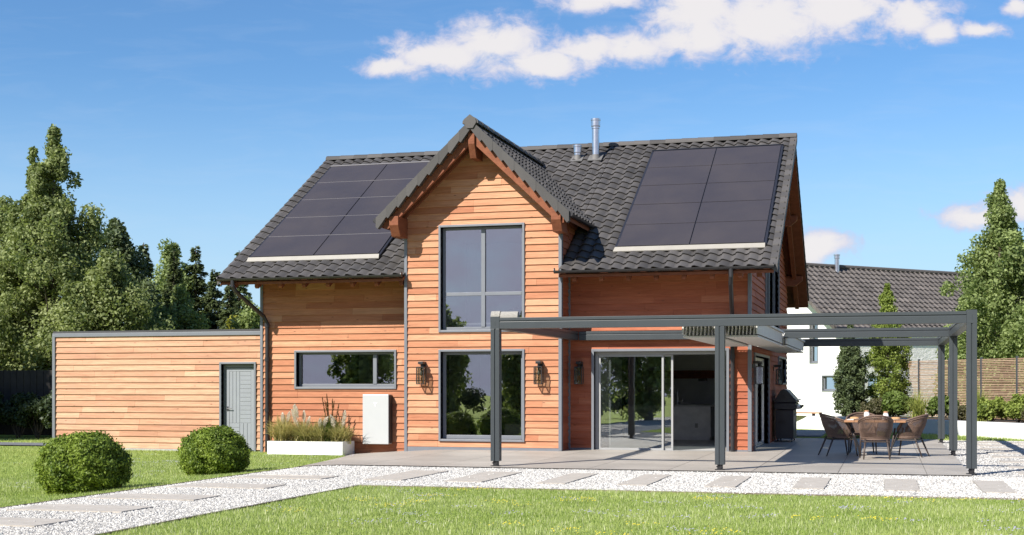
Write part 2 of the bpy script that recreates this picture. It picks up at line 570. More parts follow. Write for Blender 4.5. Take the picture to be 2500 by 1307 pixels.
def rough_render():
    t = NT('textured_render'); t.set(.9, 0, .15)
    v = t.coord()
    n = t.noise(v, 1.5, 6, .6)
    t.col(t.ramp(n, [(.3, (.74, .72, .73)), (.7, (.87, .85, .85))]))
    t.bump(t.noise(t.coord((1, 1, 1.6)), 5, 6, .65, .6), .9, .06)
    return t.m


RENDERW = rough_render()


# ------------------------------------------------------------ ground
def G(x, y=0.0):
    u = np.clip((-9.7 - np.asarray(x, float)) / 3.0, 0, 1)
    return -0.17 * u * u * (3 - 2 * u)


def sheet(name, poly, dz, mat, step=0.6):
    """flat polygon draped on the ground, cut in x strips"""
    import bmesh
    bm = bmesh.new()
    f = bm.faces.new([bm.verts.new((x, y, 0)) for x, y in poly])
    xs = [p[0] for p in poly]
    x = max(min(xs), -13.5) + step
    while x < min(max(xs), -9):
        bmesh.ops.bisect_plane(bm, geom=bm.verts[:] + bm.edges[:] + bm.faces[:], plane_co=(x, 0, 0), plane_no=(1, 0, 0))
        x += step
    for v in bm.verts: v.co.z = float(G(v.co.x)) + dz
    bm.normal_update()
    for fc in bm.faces:
        if fc.normal.z < 0: fc.normal_flip()
    me = bpy.data.meshes.new(name); bm.to_mesh(me); bm.free()
    me.materials.append(mat)
    o = bpy.data.objects.new(name, me); COL.objects.link(o)
    return struct(o)


sheet('lawn', [(-260, -140), (260, -140), (260, 420), (-260, 420)], -0.012, LAWN)
sheet('gravel_path', [(-10.75, -3), (-7.65, -3), (-7.65, 18.6), (9, 18.85), (9, 38.4), (-10.3, 38.4), (-10.3, 23.6), (-10.75, 22.9)], 0.0, GRAVEL)
sheet('side_path', [(-40, 31.6), (-21.6, 31.9), (-21.6, 33.4), (-40, 33.2)], 0.02, plain('dark_paving', (.16, .16, .17), .7, var=.2, scale=3))
# patio: porcelain tiles, every tile lies in one paved sheet with joints
PATIO_POLY = [(-10.7, 23.25), (1.36, 23.2), (1.36, 38.55), (-2.9, 38.55), (-2.9, 30.4), (-12.3, 30.4), (-12.25, 29.3), (-11.4, 26.6)]


def inside(px, py, poly):
    r = False; n = len(poly)
    for i in range(n):
        x1, y1 = poly[i]; x2, y2 = poly[(i + 1) % n]
        if (y1 > py) != (y2 > py) and px < (x2 - x1) * (py - y1) / (y2 - y1) + x1: r = not r
    return r


sheet('patio_base', PATIO_POLY, 0.006, plain('patio_joint', (.14, .13, .12), .9))
def patio_tiles():
    import bmesh
    bm = bmesh.new(); lay = bm.faces.layers.float.new('tone')
    tw, tl, gap = 1.45, 1.75, 0.010
    R = np.random.default_rng(3)
    for i in range(-1, 10):
        for j in range(0, 10):
            x0 = -12.4 + i * tw; y0 = 23.25 + j * tl
            f = bm.faces.new([bm.verts.new(p) for p in ((x0 + gap / 2, y0 + gap / 2, 0), (x0 + tw - gap / 2, y0 + gap / 2, 0), (x0 + tw - gap / 2, y0 + tl - gap / 2, 0), (x0 + gap / 2, y0 + tl - gap / 2, 0))])
            f[lay] = float(R.random())
    # trim to the outline (convex pieces: cut by the three outer lines)
    def cut(co, no):
        bmesh.ops.bisect_plane(bm, geom=bm.verts[:] + bm.edges[:] + bm.faces[:], plane_co=co, plane_no=no, clear_outer=True)
    cut((1.36, 0, 0), (1, 0, 0)); cut((0, 38.55, 0), (0, 1, 0))
    a, b = Vector((-10.7, 23.25, 0)), Vector((-12.25, 29.3, 0)); d = (b - a).normalized()
    cut(a, (-d.y, d.x, 0)) if (-d.y) < 0 else cut(a, (d.y, -d.x, 0))
    dele = [f for f in bm.faces if f.calc_center_median().y > 30.35 and f.calc_center_median().x < -3.2]
    bmesh.ops.delete(bm, geom=dele, context='FACES')
    for x in (-11.6, -11.0, -10.4, -9.9):
        bmesh.ops.bisect_plane(bm, geom=bm.verts[:] + bm.edges[:] + bm.faces[:], plane_co=(x, 0, 0), plane_no=(1, 0, 0))
    for v in bm.verts: v.co.z = float(G(v.co.x)) + 0.016
    me = bpy.data.meshes.new('patio'); bm.to_mesh(me); bm.free(); me.materials.append(PATIO)
    o = bpy.data.objects.new('patio', me); COL.objects.link(o); struct(o)


patio_tiles()


def edging(name, pts, label):
    mb = MB()
    for (x0, y0), (x1, y1) in zip(pts, pts[1:]):
        n = 6
        for k in range(n):
            xa, ya = x0 + (x1 - x0) * k / n, y0 + (y1 - y0) * k / n
            xb, yb = x0 + (x1 - x0) * (k + 1) / n, y0 + (y1 - y0) * (k + 1) / n
            d = Vector((xb - xa, yb - ya, 0)).normalized(); s = Vector((-d.y, d.x, 0)) * .012
            za, zb = float(G(xa)), float(G(xb))
            vs = [(xa - s.x, ya - s.y, za - .05), (xa + s.x, ya + s.y, za - .05), (xb + s.x, yb + s.y, zb - .05), (xb - s.x, yb - s.y, zb - .05)]
            vs += [(a, b, c + .062) for a, b, c in vs]
            mb.add(vs, [(3, 2, 1, 0), (4, 5, 6, 7), (0, 1, 5, 4), (1, 2, 6, 5), (2, 3, 7, 6), (3, 0, 4, 7)])
    tag(mb.build(name, plain('rusty_edging', (.16, .12, .09), .8, var=.3), None), label, 'edging')


edging('lawn_edging', [(-10.78, 5), (-10.78, 22.9)], 'thin metal edging between the bush lawn and the white gravel path')
edging('lawn_edging', [(-7.62, 5), (-7.62, 18.58), (9, 18.83)], 'thin metal edging that bends round the front lawn beside the gravel')
edging('lawn_edging', [(-10.74, 23.0), (-11.45, 26.6), (-12.28, 29.2)], 'thin metal edging between the lawn tip and the patio near the white planter')

# stepping slabs
def slab(x0, x1, y0, y1, label, group, skew=0.0):
    zc = float(G((x0 + x1) / 2))
    mb = MB()
    n = 14
    # rough-sawn outline
    pts = []
    for k in range(n): pts.append((x0 + (x1 - x0) * k / n, y0 + random.uniform(-.012, .012)))
    for k in range(n): pts.append((x1 + random.uniform(-.008, .008) + skew * k / n, y0 + (y1 - y0) * k / n))
    for k in range(n): pts.append((x1 + skew - (x1 - x0) * k / n, y1 + random.uniform(-.012, .012)))
    for k in range(n): pts.append((x0 + random.uniform(-.008, .008) + skew * (1 - k / n), y1 - (y1 - y0) * k / n))
    mb.prism(pts, lambda p, q, d: (p, q, d + float(G(p))), -.03, .017)
    return tag(mb.build('stepping_slab', SLAB), label, 'paving slab', group)


ords = ['first', 'second', 'third', 'fourth', 'fifth', 'sixth', 'seventh', 'eighth', 'ninth']
front_slabs = [(-8.0, -7.35), (-6.65, -6.03), (-5.15, -4.70), (-3.9, -3.45), (-2.60, -2.14), (-1.32, -.87), (-.03, .45), (1.30, 1.74)]
RECTS = []
for k, (a, b) in enumerate(front_slabs):
    slab(a, b, 19.7, 22.05, f'long grey stone slab across the white gravel in front of the pergola, {ords[k]} counted from where the two paths meet', 'stepping slabs in the front gravel strip')
    RECTS.append((a, b, 19.7, 22.05))
for k, y in enumerate((19.95, 17.95, 15.9, 14.2, 12.55)):
    slab(-10.25, -8.68, y - .36, y + .36, f'wide grey stone slab sunk in the diagonal gravel path beside the round bushes, {ords[k]} counted from the patio', 'stepping slabs in the diagonal gravel path')
    RECTS.append((-10.25, -8.68, y - .36, y + .36))
for k, y in enumerate((24.2, 26.0, 27.8, 29.7, 31.4, 33.4, 35.2, 36.9)):
    slab(2.15, 4.9, y - .28, y + .28, f'grey stone slab in the gravel right of the pergola posts, {ords[k]} counted from the front lawn', 'stepping slabs beside the pergola')
    RECTS.append((2.15, 4.9, y - .28, y + .28))


def in_rects(x, y):
    m = np.zeros(len(x), bool)
    for a, b, c, d in RECTS: m |= (x > a - .01) & (x < b + .01) & (y > c - .01) & (y < d + .01)
    return m


def pebbles(name, areas, size):
    P = []
    for x0, x1, y0, y1, dens in areas:
        n = int((x1 - x0) * (y1 - y0) * dens)
        P.append(np.c_[rng.uniform(x0, x1, n), rng.uniform(y0, y1, n)])
    P = np.concatenate(P)
    keep = ~in_rects(P[:, 0], P[:, 1]) | (rng.random(len(P)) < .005)
    P = P[keep]
    n = len(P)
    s = rng.uniform(size[0], size[1], n)
    base = np.array([(1, 0, 0), (0, 1, 0), (-1, 0, 0), (0, -1, 0), (0, 0, 1)], float)
    ang = rng.uniform(0, 6.28, n); c, s_ = np.cos(ang), np.sin(ang)
    V = np.repeat(base[None], n, 0) * (1 + rng.uniform(-.35, .35, (n, 5, 1)))
    V = V * np.c_[s * rng.uniform(.8, 1.4, n), s * rng.uniform(.6, 1, n), s * rng.uniform(.5, .9, n)][:, None, :]
    X = V[:, :, 0] * c[:, None] - V[:, :, 1] * s_[:, None]; Y = V[:, :, 0] * s_[:, None] + V[:, :, 1] * c[:, None]
    V = np.stack([X, Y, V[:, :, 2]], -1)
    zz = G(P[:, 0]) + .001 + np.where(in_rects(P[:, 0], P[:, 1]), .017, 0)
    V += np.c_[P, zz][:, None, :]
    tri = np.stack([V[:, [0, 1, 4]], V[:, [1, 2, 4]], V[:, [2, 3, 4]], V[:, [3, 0, 4]]], 1).reshape(-1, 3, 3)
    t = np.repeat(rng.random(n), 4)
    o = quads_obj(name, tri, PEBBLE, None, t, 3)
    struct(o, 'stuff'); tag(o, 'loose white pebbles covering the gravel paths', 'pebbles')


pebbles('white_pebbles', [(-10.72, -7.68, 11.0, 18.6, 1150), (-10.72, 3.0, 18.65, 23.15, 1000), (1.4, 5.5, 18.9, 38.3, 350)], (.008, .018))


# lawn blades
def blades(name, areas, mat, h, w, label, cat, mask=None, lean=.5):
    P = []
    for x0, x1, y0, y1, dens in areas:
        n = int((x1 - x0) * (y1 - y0) * dens)
        P.append(np.c_[rng.uniform(x0, x1, n), rng.uniform(y0, y1, n)])
    P = np.concatenate(P)
    if mask is not None: P = P[mask(P[:, 0], P[:, 1])]
    n = len(P)
    # patchy growth
    ph = (np.sin(P[:, 0] * 1.7 + 1.3 * np.sin(P[:, 1] * 1.1)) + np.sin(P[:, 1] * 2.3 + P[:, 0] * .8) + np.sin(P[:, 0] * 5.1 - P[:, 1] * 4.3)) / 3
    H = rng.uniform(h[0], h[1], n) * (1 + .35 * ph)
    a = rng.uniform(0, 6.28, n); l = rng.uniform(0, lean, n) * H; b = rng.uniform(0, 6.28, n)
    z = G(P[:, 0]) - .012
    W = w * rng.uniform(.7, 1.3, n) / 2
    p0 = np.c_[P[:, 0] - np.cos(a) * W, P[:, 1] - np.sin(a) * W, z]
    p1 = np.c_[P[:, 0] + np.cos(a) * W, P[:, 1] + np.sin(a) * W, z]
    p2 = np.c_[P[:, 0] + np.cos(b) * l, P[:, 1] + np.sin(b) * l, z + H]
    t = np.clip(.45 + .22 * ph + rng.normal(0, .2, n), 0, 1)
    o = quads_obj(name, np.stack([p0, p1, p2], 1), mat, None, t, 3)
    struct(o, 'stuff'); tag(o, label, cat)


def left_lawn(x, y):
    edge = np.where(y < 23, -10.8, -10.8 - (y - 23) * .245)
    return (x < edge) & ~((x > -21.1) & (y > 30.55)) & ~((x < -21.5) & (y > 31.5) & (y < 33.45)) & ~((x > -14.6) & (y > 29.35))


blades('grass', [(-7.6, 4.5, 11.5, 18.6, 2600), (-7.6, 6.5, 18.55, 18.8, 100)], GRASSB, (.016, .046), .008, 'short sunlit grass of the front lawn', 'grass',
       lambda x, y: y < 18.58 + (x + 7.6) * .015)
blades('dry_grass', [(-7.6, 4.5, 11.5, 18.5, 130), (-15.5, -10.8, 13.5, 29.0, 110)], leaf_mat('straw_blade', (.45, .47, .24), (.74, .74, .50), .3), (.03, .065), .009, 'pale dry blades standing up in the lawns', 'grass',
       lambda x, y: ((x > -7.6) & (y < 18.5 + (x + 7.6) * .015)) | ((x < -10.85 - np.maximum(y - 23, 0) * .245) & ~((x > -14.6) & (y > 29.3))), lean=.35)
blades('grass', [(-15.5, -10.8, 13.5, 30.5, 1300), (-27, -15.5, 20, 31.6, 650), (-33, -21.2, 33.4, 37, 260)], GRASSB, (.025, .06), .010, 'short grass round the two clipped bushes', 'grass', left_lawn)


def flowers(name, n, area, mats, label):
    P = []
    for k in range(n):
        cx, cy = rng.uniform(area[0], area[1]), rng.uniform(area[2], area[3])
        m = rng.integers(8, 34)
        P.append(np.c_[cx + rng.normal(0, .13, m), cy + rng.normal(0, .10, m)])
    P = np.concatenate(P); m = len(P)
    z = G(P[:, 0]) + rng.uniform(.03, .06, m); s = rng.uniform(.006, .013, m)
    c = np.c_[P, z]
    q = np.stack([c + s[:, None] * np.array(d) for d in ((1, 0, .4), (0, 1, .4), (-1, 0, -.1), (0, -1, -.1))], 1)
    o = quads_obj(name, q, mats, None, rng.random(m)); struct(o, 'stuff'); tag(o, label, 'flowers')


flowers('lawn_flowers', 46, (-7.3, 4, 12.5, 18.2), plain('lilac_petal', (.30, .28, .40), .8, var=.3), 'small lilac flowers scattered in the front lawn')
flowers('lawn_flowers', 30, (-7.3, 4, 12.5, 18.2), plain('yellow_petal', (.62, .50, .02), .8, var=.2), 'small yellow flowers scattered in the front lawn')
flowers('lawn_flowers', 40, (-18, -11.5, 18, 29), plain('pale_lilac_petal', (.36, .34, .46), .8, var=.3), 'small lilac flowers scattered in the bush lawn')


# ------------------------------------------------------------ cladding
def cladding(mb, a0, a1, z0, z1, holes, fn, course=.155, clip=None, seed=0, out=.029, lo=0., hi=1.):
    R = random.Random(seed)
    k = 0
    while True:
        zb = z0 + k * course
        if zb >= z1 - 1e-4: break
        zt = min(zb + course, z1)
        joints = [a0]; p = a0 + R.uniform(.2, 2.6)
        while p < a1 - .25:
            joints.append(p); p += R.choice([R.uniform(.5, 1.4), R.uniform(1.6, 3.4), R.uniform(2.4, 4.2)])
        joints.append(a1)
        tones = [min(1, max(0, lo + (hi - lo) * (.06 + .88 * R.betavariate(1.7, 1.7)))) for _ in joints]
        jig = [R.uniform(-.002, .003) for _ in joints]
        cuts = sorted({zb, zt} | {z for h in holes for z in (h[2], h[3]) if zb + 1e-4 < z < zt - 1e-4})
        for s0, s1 in zip(cuts, cuts[1:]):
            mid = (s0 + s1) / 2
            hs = sorted((h[0], h[1]) for h in holes if h[2] < mid < h[3])
            ints = []; p = a0
            for h0, h1 in hs:
                if h0 > p: ints.append((p, h0))
                p = max(p, h1)
            if p < a1: ints.append((p, a1))
            o0 = out * (1 - (s0 - zb) / course) + .005; o1 = out * (1 - (s1 - zb) / course) + .005
            for i in range(len(joints) - 1):
                for (ia, ib) in ints:
                    l, r = max(ia, joints[i] + (.0015 if i else 0)), min(ib, joints[i + 1] - .0015)
                    if r - l < .01: continue
                    l0 = l1 = l; r0 = r1 = r
                    if clip:
                        c0, c1 = clip(s0), clip(s1)
                        l0, r0 = max(l, c0[0]), min(r, c0[1]); l1, r1 = max(l, c1[0]), min(r, c1[1])
                        if r0 - l0 < .01: continue
                        if r1 < l1: l1 = r1 = (l1 + r1) / 2
                    w = jig[i]
                    vs = [fn(l0, s0, o0 + w), fn(r0, s0, o0 + w), fn(r1, s1, o1 + w), fn(l1, s1, o1 + w), fn(l0, s0, 0), fn(r0, s0, 0), fn(l1, s1, 0), fn(r1, s1, 0)]
                    mb.add(vs, [(0, 1, 2, 3), (0, 4, 5, 1), (0, 3, 6, 4), (1, 5, 7, 2)], tones[i])
        k += 1
    return mb


def backing(mb, a0, a1, z0, z1, holes, fn, d0=-.22, d1=0.0):
    """solid wall behind the boards, cut round its openings; fn(a,z,out)"""
    zs = sorted({z0, z1} | {z for h in holes for z in (h[2], h[3]) if z0 < z < z1})
    for s0, s1 in zip(zs, zs[1:]):
        mid = (s0 + s1) / 2
        hs = sorted((h[0], h[1]) for h in holes if h[2] < mid < h[3])
        p = a0; ints = []
        for h0, h1 in hs:
            if h0 > p: ints.append((p, h0))
            p = max(p, h1)
        if p < a1: ints.append((p, a1))
        for l, r in ints:
            mb.prism([(l, s0), (r, s0), (r, s1), (l, s1)], lambda p_, q_, d: fn(p_, q_, d), d0, d1)
    return mb


# ------------------------------------------------------------ the house
X0, X1 = -15.0, -2.95           # side walls
YF, YB = 30.25, 41.4            # front and back wall
BX0, BX1, BY = -10.84, -7.16, 29.4   # the two-storey bay
EY, EZ = 29.2, 4.08             # eaves
RY, RZ = 35.8, 8.06             # ridge
M_ = (RZ - EZ) / (RY - EY)
VX0, VX1 = -15.62, -2.32        # verges
DC, DZ, DM = -9.05, 7.46, .94   # dormer ridge x, z, slope
DW = 2.26

house = thing('timber_house', 'two storey house clad in reddish timber boards with dark tiled roof and gabled bay', 'house', (-9, 33, 0))
fr = lambda y: (lambda a, z, o: (a, y - o, z))
sideR = lambda x: (lambda a, z, o: (x + o, a, z))

H_STRIP = (-14.04, -11.46, 1.47, 2.32)
H_DOOR = (-6.53, -3.48, -.02, 2.29)
H_WUP = (-9.99, -8.02, 2.79, 5.18)
H_WDN = (-9.99, -8.02, .26, 2.29)
roofz = lambda y: EZ + M_ * (y - EY) if y < RY else RZ - M_ * (y - RY)

w = MB()
cladding(w, X0, BX0, -.17, 4.6, [H_STRIP], fr(YF), seed=1, lo=.05, hi=.9)
w.build('front_cladding', TIMBER, house)
w = MB()
cladding(w, BX1, X1, -.02, 4.6, [H_DOOR], fr(YF), seed=2, lo=0, hi=.85)
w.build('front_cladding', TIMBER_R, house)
bay_clip = lambda z: (DC - (DZ - .2 - z) / DM, DC + (DZ - .2 - z) / DM)
w = MB()
cladding(w, BX0, BX1, .08, 7.2, [H_WUP, H_WDN], fr(BY), clip=bay_clip, seed=3, lo=.2, hi=1)
w.build('bay_cladding', TIMBER, house)
w = MB()
cladding(w, BY, YF, .02, 5.5, [], sideR(BX1), seed=4, lo=0, hi=.7)
cladding(w, YF, 31.9, 4.45, 5.6, [], sideR(BX1), seed=5, lo=0, hi=.7)
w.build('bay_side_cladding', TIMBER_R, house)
sclip = lambda z: (EY + (z + .2 - EZ) / M_, 2 * RY - EY - (z + .2 - EZ) / M_)
H_SD = (30.85, 34.65, 0, 2.2)
H_SW = (37.9, 40.6, 1.58, 2.28)
H_TALL = (33.8, 37.9, 2.85, 5.1)
w = MB()
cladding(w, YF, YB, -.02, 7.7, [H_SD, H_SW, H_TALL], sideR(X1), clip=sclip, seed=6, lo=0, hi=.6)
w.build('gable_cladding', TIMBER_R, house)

b = MB()
backing(b, X0, BX0, -.3, 4.5, [H_STRIP], fr(YF))
backing(b, BX1 - .2, X1 - .23, -.3, 4.5, [H_DOOR], fr(YF))
backing(b, BX0 + .01, BX1 - .01, -.1, 5.3, [H_WUP, H_WDN], fr(BY))
b.prism([(bay_clip(5.3)[0], 5.3), (bay_clip(5.3)[1], 5.3), (DC, 7.2)], fr(BY), -.22, 0)
b.prism([(BY + .23, -.1), (BY + .23, 5.5), (31.9, 5.5), (31.9, -.1)], lambda p, q, d: (d, p, q), BX1 - .20, BX1 - .012)
b.prism([(BY + .23, -.1), (BY + .23, 5.5), (31.9, 5.5), (31.9, -.1)], lambda p, q, d: (d, p, q), BX0 + .012, BX0 + .20)
backing(b, YF + .0, YB, -.3, 4.4, [H_SD, H_SW, H_TALL], sideR(X1))
b.prism([(31.2, 5.1), (40.4, 5.1), (RY, 7.7)], lambda p, q, d: (d, p, q), X1 - .22, X1)
b.box(X1 - .22, X1, 31.0, 33.8, 4.4, 5.1); b.box(X1 - .22, X1, 37.9, 40.6, 4.4, 5.1)
b.box(X0, X1 - .23, YB - .2, YB, -.3, 4.4)
b.box(X0, X0 + .22, YF + .23, YB - .21, -.3, 4.4)
b.prism([(30.6, 4.4), (41.0, 4.4), (RY, 7.6)], lambda p, q, d: (d, p, q), X0, X0 + .22)
b.build('wall', DARKWALL, house)

# interior shells
i = MB()
zc = 2.52
i.box(X0 + .23, X1 - .23, YF + .0, YB - .22, -.05, .012)          # floor
i.box(BX0 + .22, BX1 - .22, BY + .0, YF - .002, -.05, .012)
i.build('floor', INFLOOR, house)
i = MB()
i.box(X0 + .23, X1 - .23, YF + .23, YB - .22, zc, zc + .2)       # ceiling / upper floor
i.box(BX0 + .22, BX1 - .22, BY + .23, YF + .2, zc - .002, zc + .198)
i.box(-11.2, -11.08, YF + .23, YB - .22, .012, zc - .002)            # partitions
i.box(-7.12, -7.0, YF + .23, 36.0, .012, zc - .002)
i.box(-11.07, -7.13, 36.0, 36.1, .012, zc - .002)
i.box(-7.12, X1 - .24, 40.0, 40.1, .012, zc - .002)
i.box(X0 + .24, -11.21, 36.0, 36.1, .012, zc - .002)
i.box(-10.57, -7.43, 33.2, 33.3, zc + .21, 5.2)              # upper room
i.box(-10.63, -10.58, BY + .24, 33.2, zc + .21, 5.2); i.box(-7.42, -7.37, BY + .24, 33.2, zc + .21, 5.2)
i.box(-10.63, -7.37, BY + .24, 33.4, 5.21, 5.26)
i.build('interior_wall', INNER, house)


# roofs ------------------------------------------------------
def tile_roof(mb, p0, ux, up, width, length, cover=.30, course=.335, amp=.032, step=.042, n=10, seed=0, lift=0.0):
    """wavy interlocking tiles. p0: lower corner, ux: unit vector along eaves, up: unit vector up the slope"""
    p0, ux, up = np.array(p0, float), np.array(ux, float), np.array(up, float)
    nrm = np.cross(ux, up); nrm /= np.linalg.norm(nrm)
    if nrm[2] < 0: nrm = -nrm
    R = np.random.default_rng(seed)
    nt = int(math.ceil(width / cover))
    loc = np.array([0, .035] + list(np.linspace(.12, .93, max(3, n - 3))) + [.985])
    ph = (np.arange(nt)[:, None] + loc[None]).ravel()
    xs = ph * cover
    ph, xs = ph[xs < width], xs[xs < width]
    ph, xs = np.r_[ph, width / cover], np.r_[xs, width]
    m = len(xs) - 1
    fr_ = ph % 1.0
    wave = amp * (np.sin(2 * np.pi * fr_) + .28 * np.sin(4 * np.pi * fr_ + .6))
    wave = np.where((fr_ < .01) | (fr_ > .98), wave - .016, wave)      # side lap
    nc = int(math.ceil(length / course))
    toneN = R.beta(2, 2, (nc, nt + 2))
    nose, gap = .014, step - .014
    for k in range(nc):
        y0 = k * course - .035; y1 = min((k + 1) * course, length) + .03
        if k == 0: y0 = 0
        jt = np.repeat(R.normal(0, .006, nt + 1), len(loc))[:m + 1]; jt = np.r_[jt, np.zeros(m + 1 - len(jt))]
        yy = (y0 + jt)[:, None]
        A = p0 + xs[:, None] * ux + yy * up + (wave + step)[:, None] * nrm
        B = p0 + xs[:, None] * ux + y1 * up + wave[:, None] * nrm
        C = p0 + xs[:, None] * ux + yy * up + (wave + gap)[:, None] * nrm
        D = p0 + xs[:, None] * ux + (yy + .075) * up + (wave + .002)[:, None] * nrm
        vs = np.concatenate([A, B, A.copy(), C, C.copy(), D])
        q = m + 1
        fs = []; ts = []
        for j in range(m):
            tt = toneN[k, min(int((xs[j] + 1e-6) / cover), nt)]
            fs.append((j, j + 1, q + j + 1, q + j)); ts.append(tt)
        for j in range(m):
            fs.append((3 * q + j, 3 * q + j + 1, 2 * q + j + 1, 2 * q + j)); ts.append(.4)
            fs.append((5 * q + j, 5 * q + j + 1, 4 * q + j + 1, 4 * q + j)); ts.append(.2)
        mb.v.append(vs); mb.f += [tuple(a + mb.n for a in f) for f in fs]; mb.t += ts; mb.n += len(vs)
    return mb


def smooth_by_angle(o, deg=40):
    me = o.data
    me.polygons.foreach_set('use_smooth', np.ones(len(me.polygons), bool))


sl = math.atan(M_); upF = (0, math.cos(sl), math.sin(sl)); SLEN = (RY - EY) / math.cos(sl)
cutl = (31.3 - EY) / math.cos(sl)
t = MB()
tile_roof(t, (VX0, EY, EZ), (1, 0, 0), upF, BX0 - .02 - VX0, SLEN, seed=1)
tile_roof(t, (BX1 + .03, EY, EZ), (1, 0, 0), upF, VX1 - BX1 - .03, SLEN, seed=2)
ncut = int(cutl / .335) * .335
tile_roof(t, (BX0 - .02, EY + ncut * upF[1], EZ + ncut * upF[2]), (1, 0, 0), upF, BX1 - BX0 + .05, SLEN - ncut, seed=3)
o = t.build('roof', TILE, house, smooth=True)
roof_main = o
t = MB()
tile_roof(t, (VX0, 2 * RY - EY, EZ), (1, 0, 0), (0, -math.cos(sl), math.sin(sl)), VX1 - VX0, SLEN, n=4, seed=4)
t.build('rear_roof', TILE, house, smooth=True)
# roof deck under the tiles
t = MB()
th = .065
def deck(x0, x1, y0):
    t.prism([(y0, roofz(y0) - .085), (RY, RZ - .085), (RY, RZ - .085 - th), (y0, roofz(y0) - .085 - th)], lambda p, q, d: (d, p, q), x0, x1)
deck(VX0 + .03, BX0 - .03, EY + .02); deck(BX1 + .03, VX1 - .03, EY + .02); deck(BX0 - .03, BX1 + .03, 31.5)
t.prism([(2 * RY - EY - .02, EZ - .085), (RY, RZ - .087), (RY, RZ - .087 - th), (2 * RY - EY - .02, EZ - .085 - th)], lambda p, q, d: (d, p, q), VX0 + .03, VX1 - .03)
t.build('soffit', TIMBER_D, house)
# ridge tiles and verge tiles
t = MB()
def ridge_run(p0, p1, r=.13, seg=.42):
    p0, p1 = Vector(p0), Vector(p1); L = (p1 - p0).length; d = (p1 - p0) / L; s = d.cross(Vector((0, 0, 1))).normalized()
    n = int(L / seg)
    for k in range(n):
        a, b_ = p0 + d * (L * k / n), p0 + d * (L * (k + 1) / n + .02)
        vs = []; lift = .012
        angs = np.linspace(-.15, math.pi + .15, 9)
        for q, rr in ((a, r + .012), (b_, r)):
            for w_ in angs: vs.append(tuple(q + s * (math.cos(w_) * rr * 1.15) + Vector((0, 0, 1)) * (math.sin(w_) * rr * .85)))
        m = 9
        fs = [(j, j + 1, m + j + 1, m + j) for j in range(m - 1)] + [tuple(range(m))[::-1], tuple(range(m, 2 * m))]
        t.add(vs, fs, random.random())
ridge_run((VX0 - .02, RY, RZ - .01), (VX1 + .02, RY, RZ - .01))
t.build('ridge_tile', TILE, house)
t = MB()
ridge_run((DC, 28.66, DZ - .02), (DC, 34.9, DZ - .02), r=.15)
t.build('ridge_tile', TILE, house)
t = MB()
nv = int(SLEN / .335)
for side, vx in ((1, VX1), (-1, VX0)):
    t = MB()
    for k in range(nv + 1):
        s0 = k * .335; s1 = min(s0 + .355, SLEN)
        pa = np.array([vx, EY + s0 * upF[1], EZ + s0 * upF[2]]); pb = np.array([vx, EY + s1 * upF[1], EZ + s1 * upF[2]])
        hh = (.055, .028)
        x_in, x_out = vx - side * .12, vx + side * .05
        vs = []
        for p, h_ in ((pa, hh[0]), (pb, hh[1])):
            for x in (x_in, x_out):
                for dz in (-.14 if x == x_out else -.02, h_): vs.append((x, p[1], p[2] + dz))
        t.add(vs, [(0, 1, 3, 2), (4, 6, 7, 5), (1, 5, 7, 3), (0, 2, 6, 4), (2, 3, 7, 6), (0, 4, 5, 1)], random.random())
    t.build('verge_tile', TILE, house)
# dormer cloaked verge tiles: overlapping plates down both rakes
dl = math.sqrt(1 + DM * DM)
for side in (-1, 1):
    t = MB(); nn = 9; L = DW
    for k in range(nn):
        a0 = L * k / nn - .0; a1 = L * (k + 1) / nn + .025
        x0, x1 = DC + side * a0, DC + side * a1
        z0, z1 = DZ - DM * a0, DZ - DM * a1
        yy = 28.70 - .012 * (nn - k) / nn
        out = [(x0, z0 + .045), (x1, z1 + .06), (x1, z1 - .16), (x1 - side * .05, z1 - .20), (x0, z0 - .16)]
        if side < 0: out = out[::-1]
        t.prism(out, lambda p, q, d: (p, d, q), yy - .03 - .004 * (k % 2), yy + .12, random.random() * .5)
    t.build('verge_tile', TILE, house)
t = MB()
t.prism([(DC - .15, DZ - .02), (DC - .13, DZ + .06), (DC, DZ + .16), (DC + .13, DZ + .06), (DC + .15, DZ - .02), (DC + .07, DZ - .15), (DC - .07, DZ - .15)], lambda p, q, d: (p, d, q), 28.63, 28.72, .5)
t.build('ridge_cap', TILE, house)
t = MB()
t_up = lambda s: (-s / dl, 0, DM / dl)
for s in (-1, 1):
    tile_roof(t, (DC + s * DW, 28.78, DZ - DM * DW), (0, 1, 0), t_up(s), 34.9 - 28.78, DW * dl, n=10, seed=8 + s)
t.build('dormer_roof', TILE, house, smooth=True)
t = MB()
for s in (-1, 1):
    t.prism([(DC, DZ - .10), (DC + s * (DW - .02), DZ - .10 - DM * (DW - .02)), (DC + s * (DW - .02), DZ - .19 - DM * (DW - .02)), (DC, DZ - .19)], lambda p, q, d: (p, d, q), 28.74, 34.8)
t.build('dormer_soffit', TIMBER_D, house)
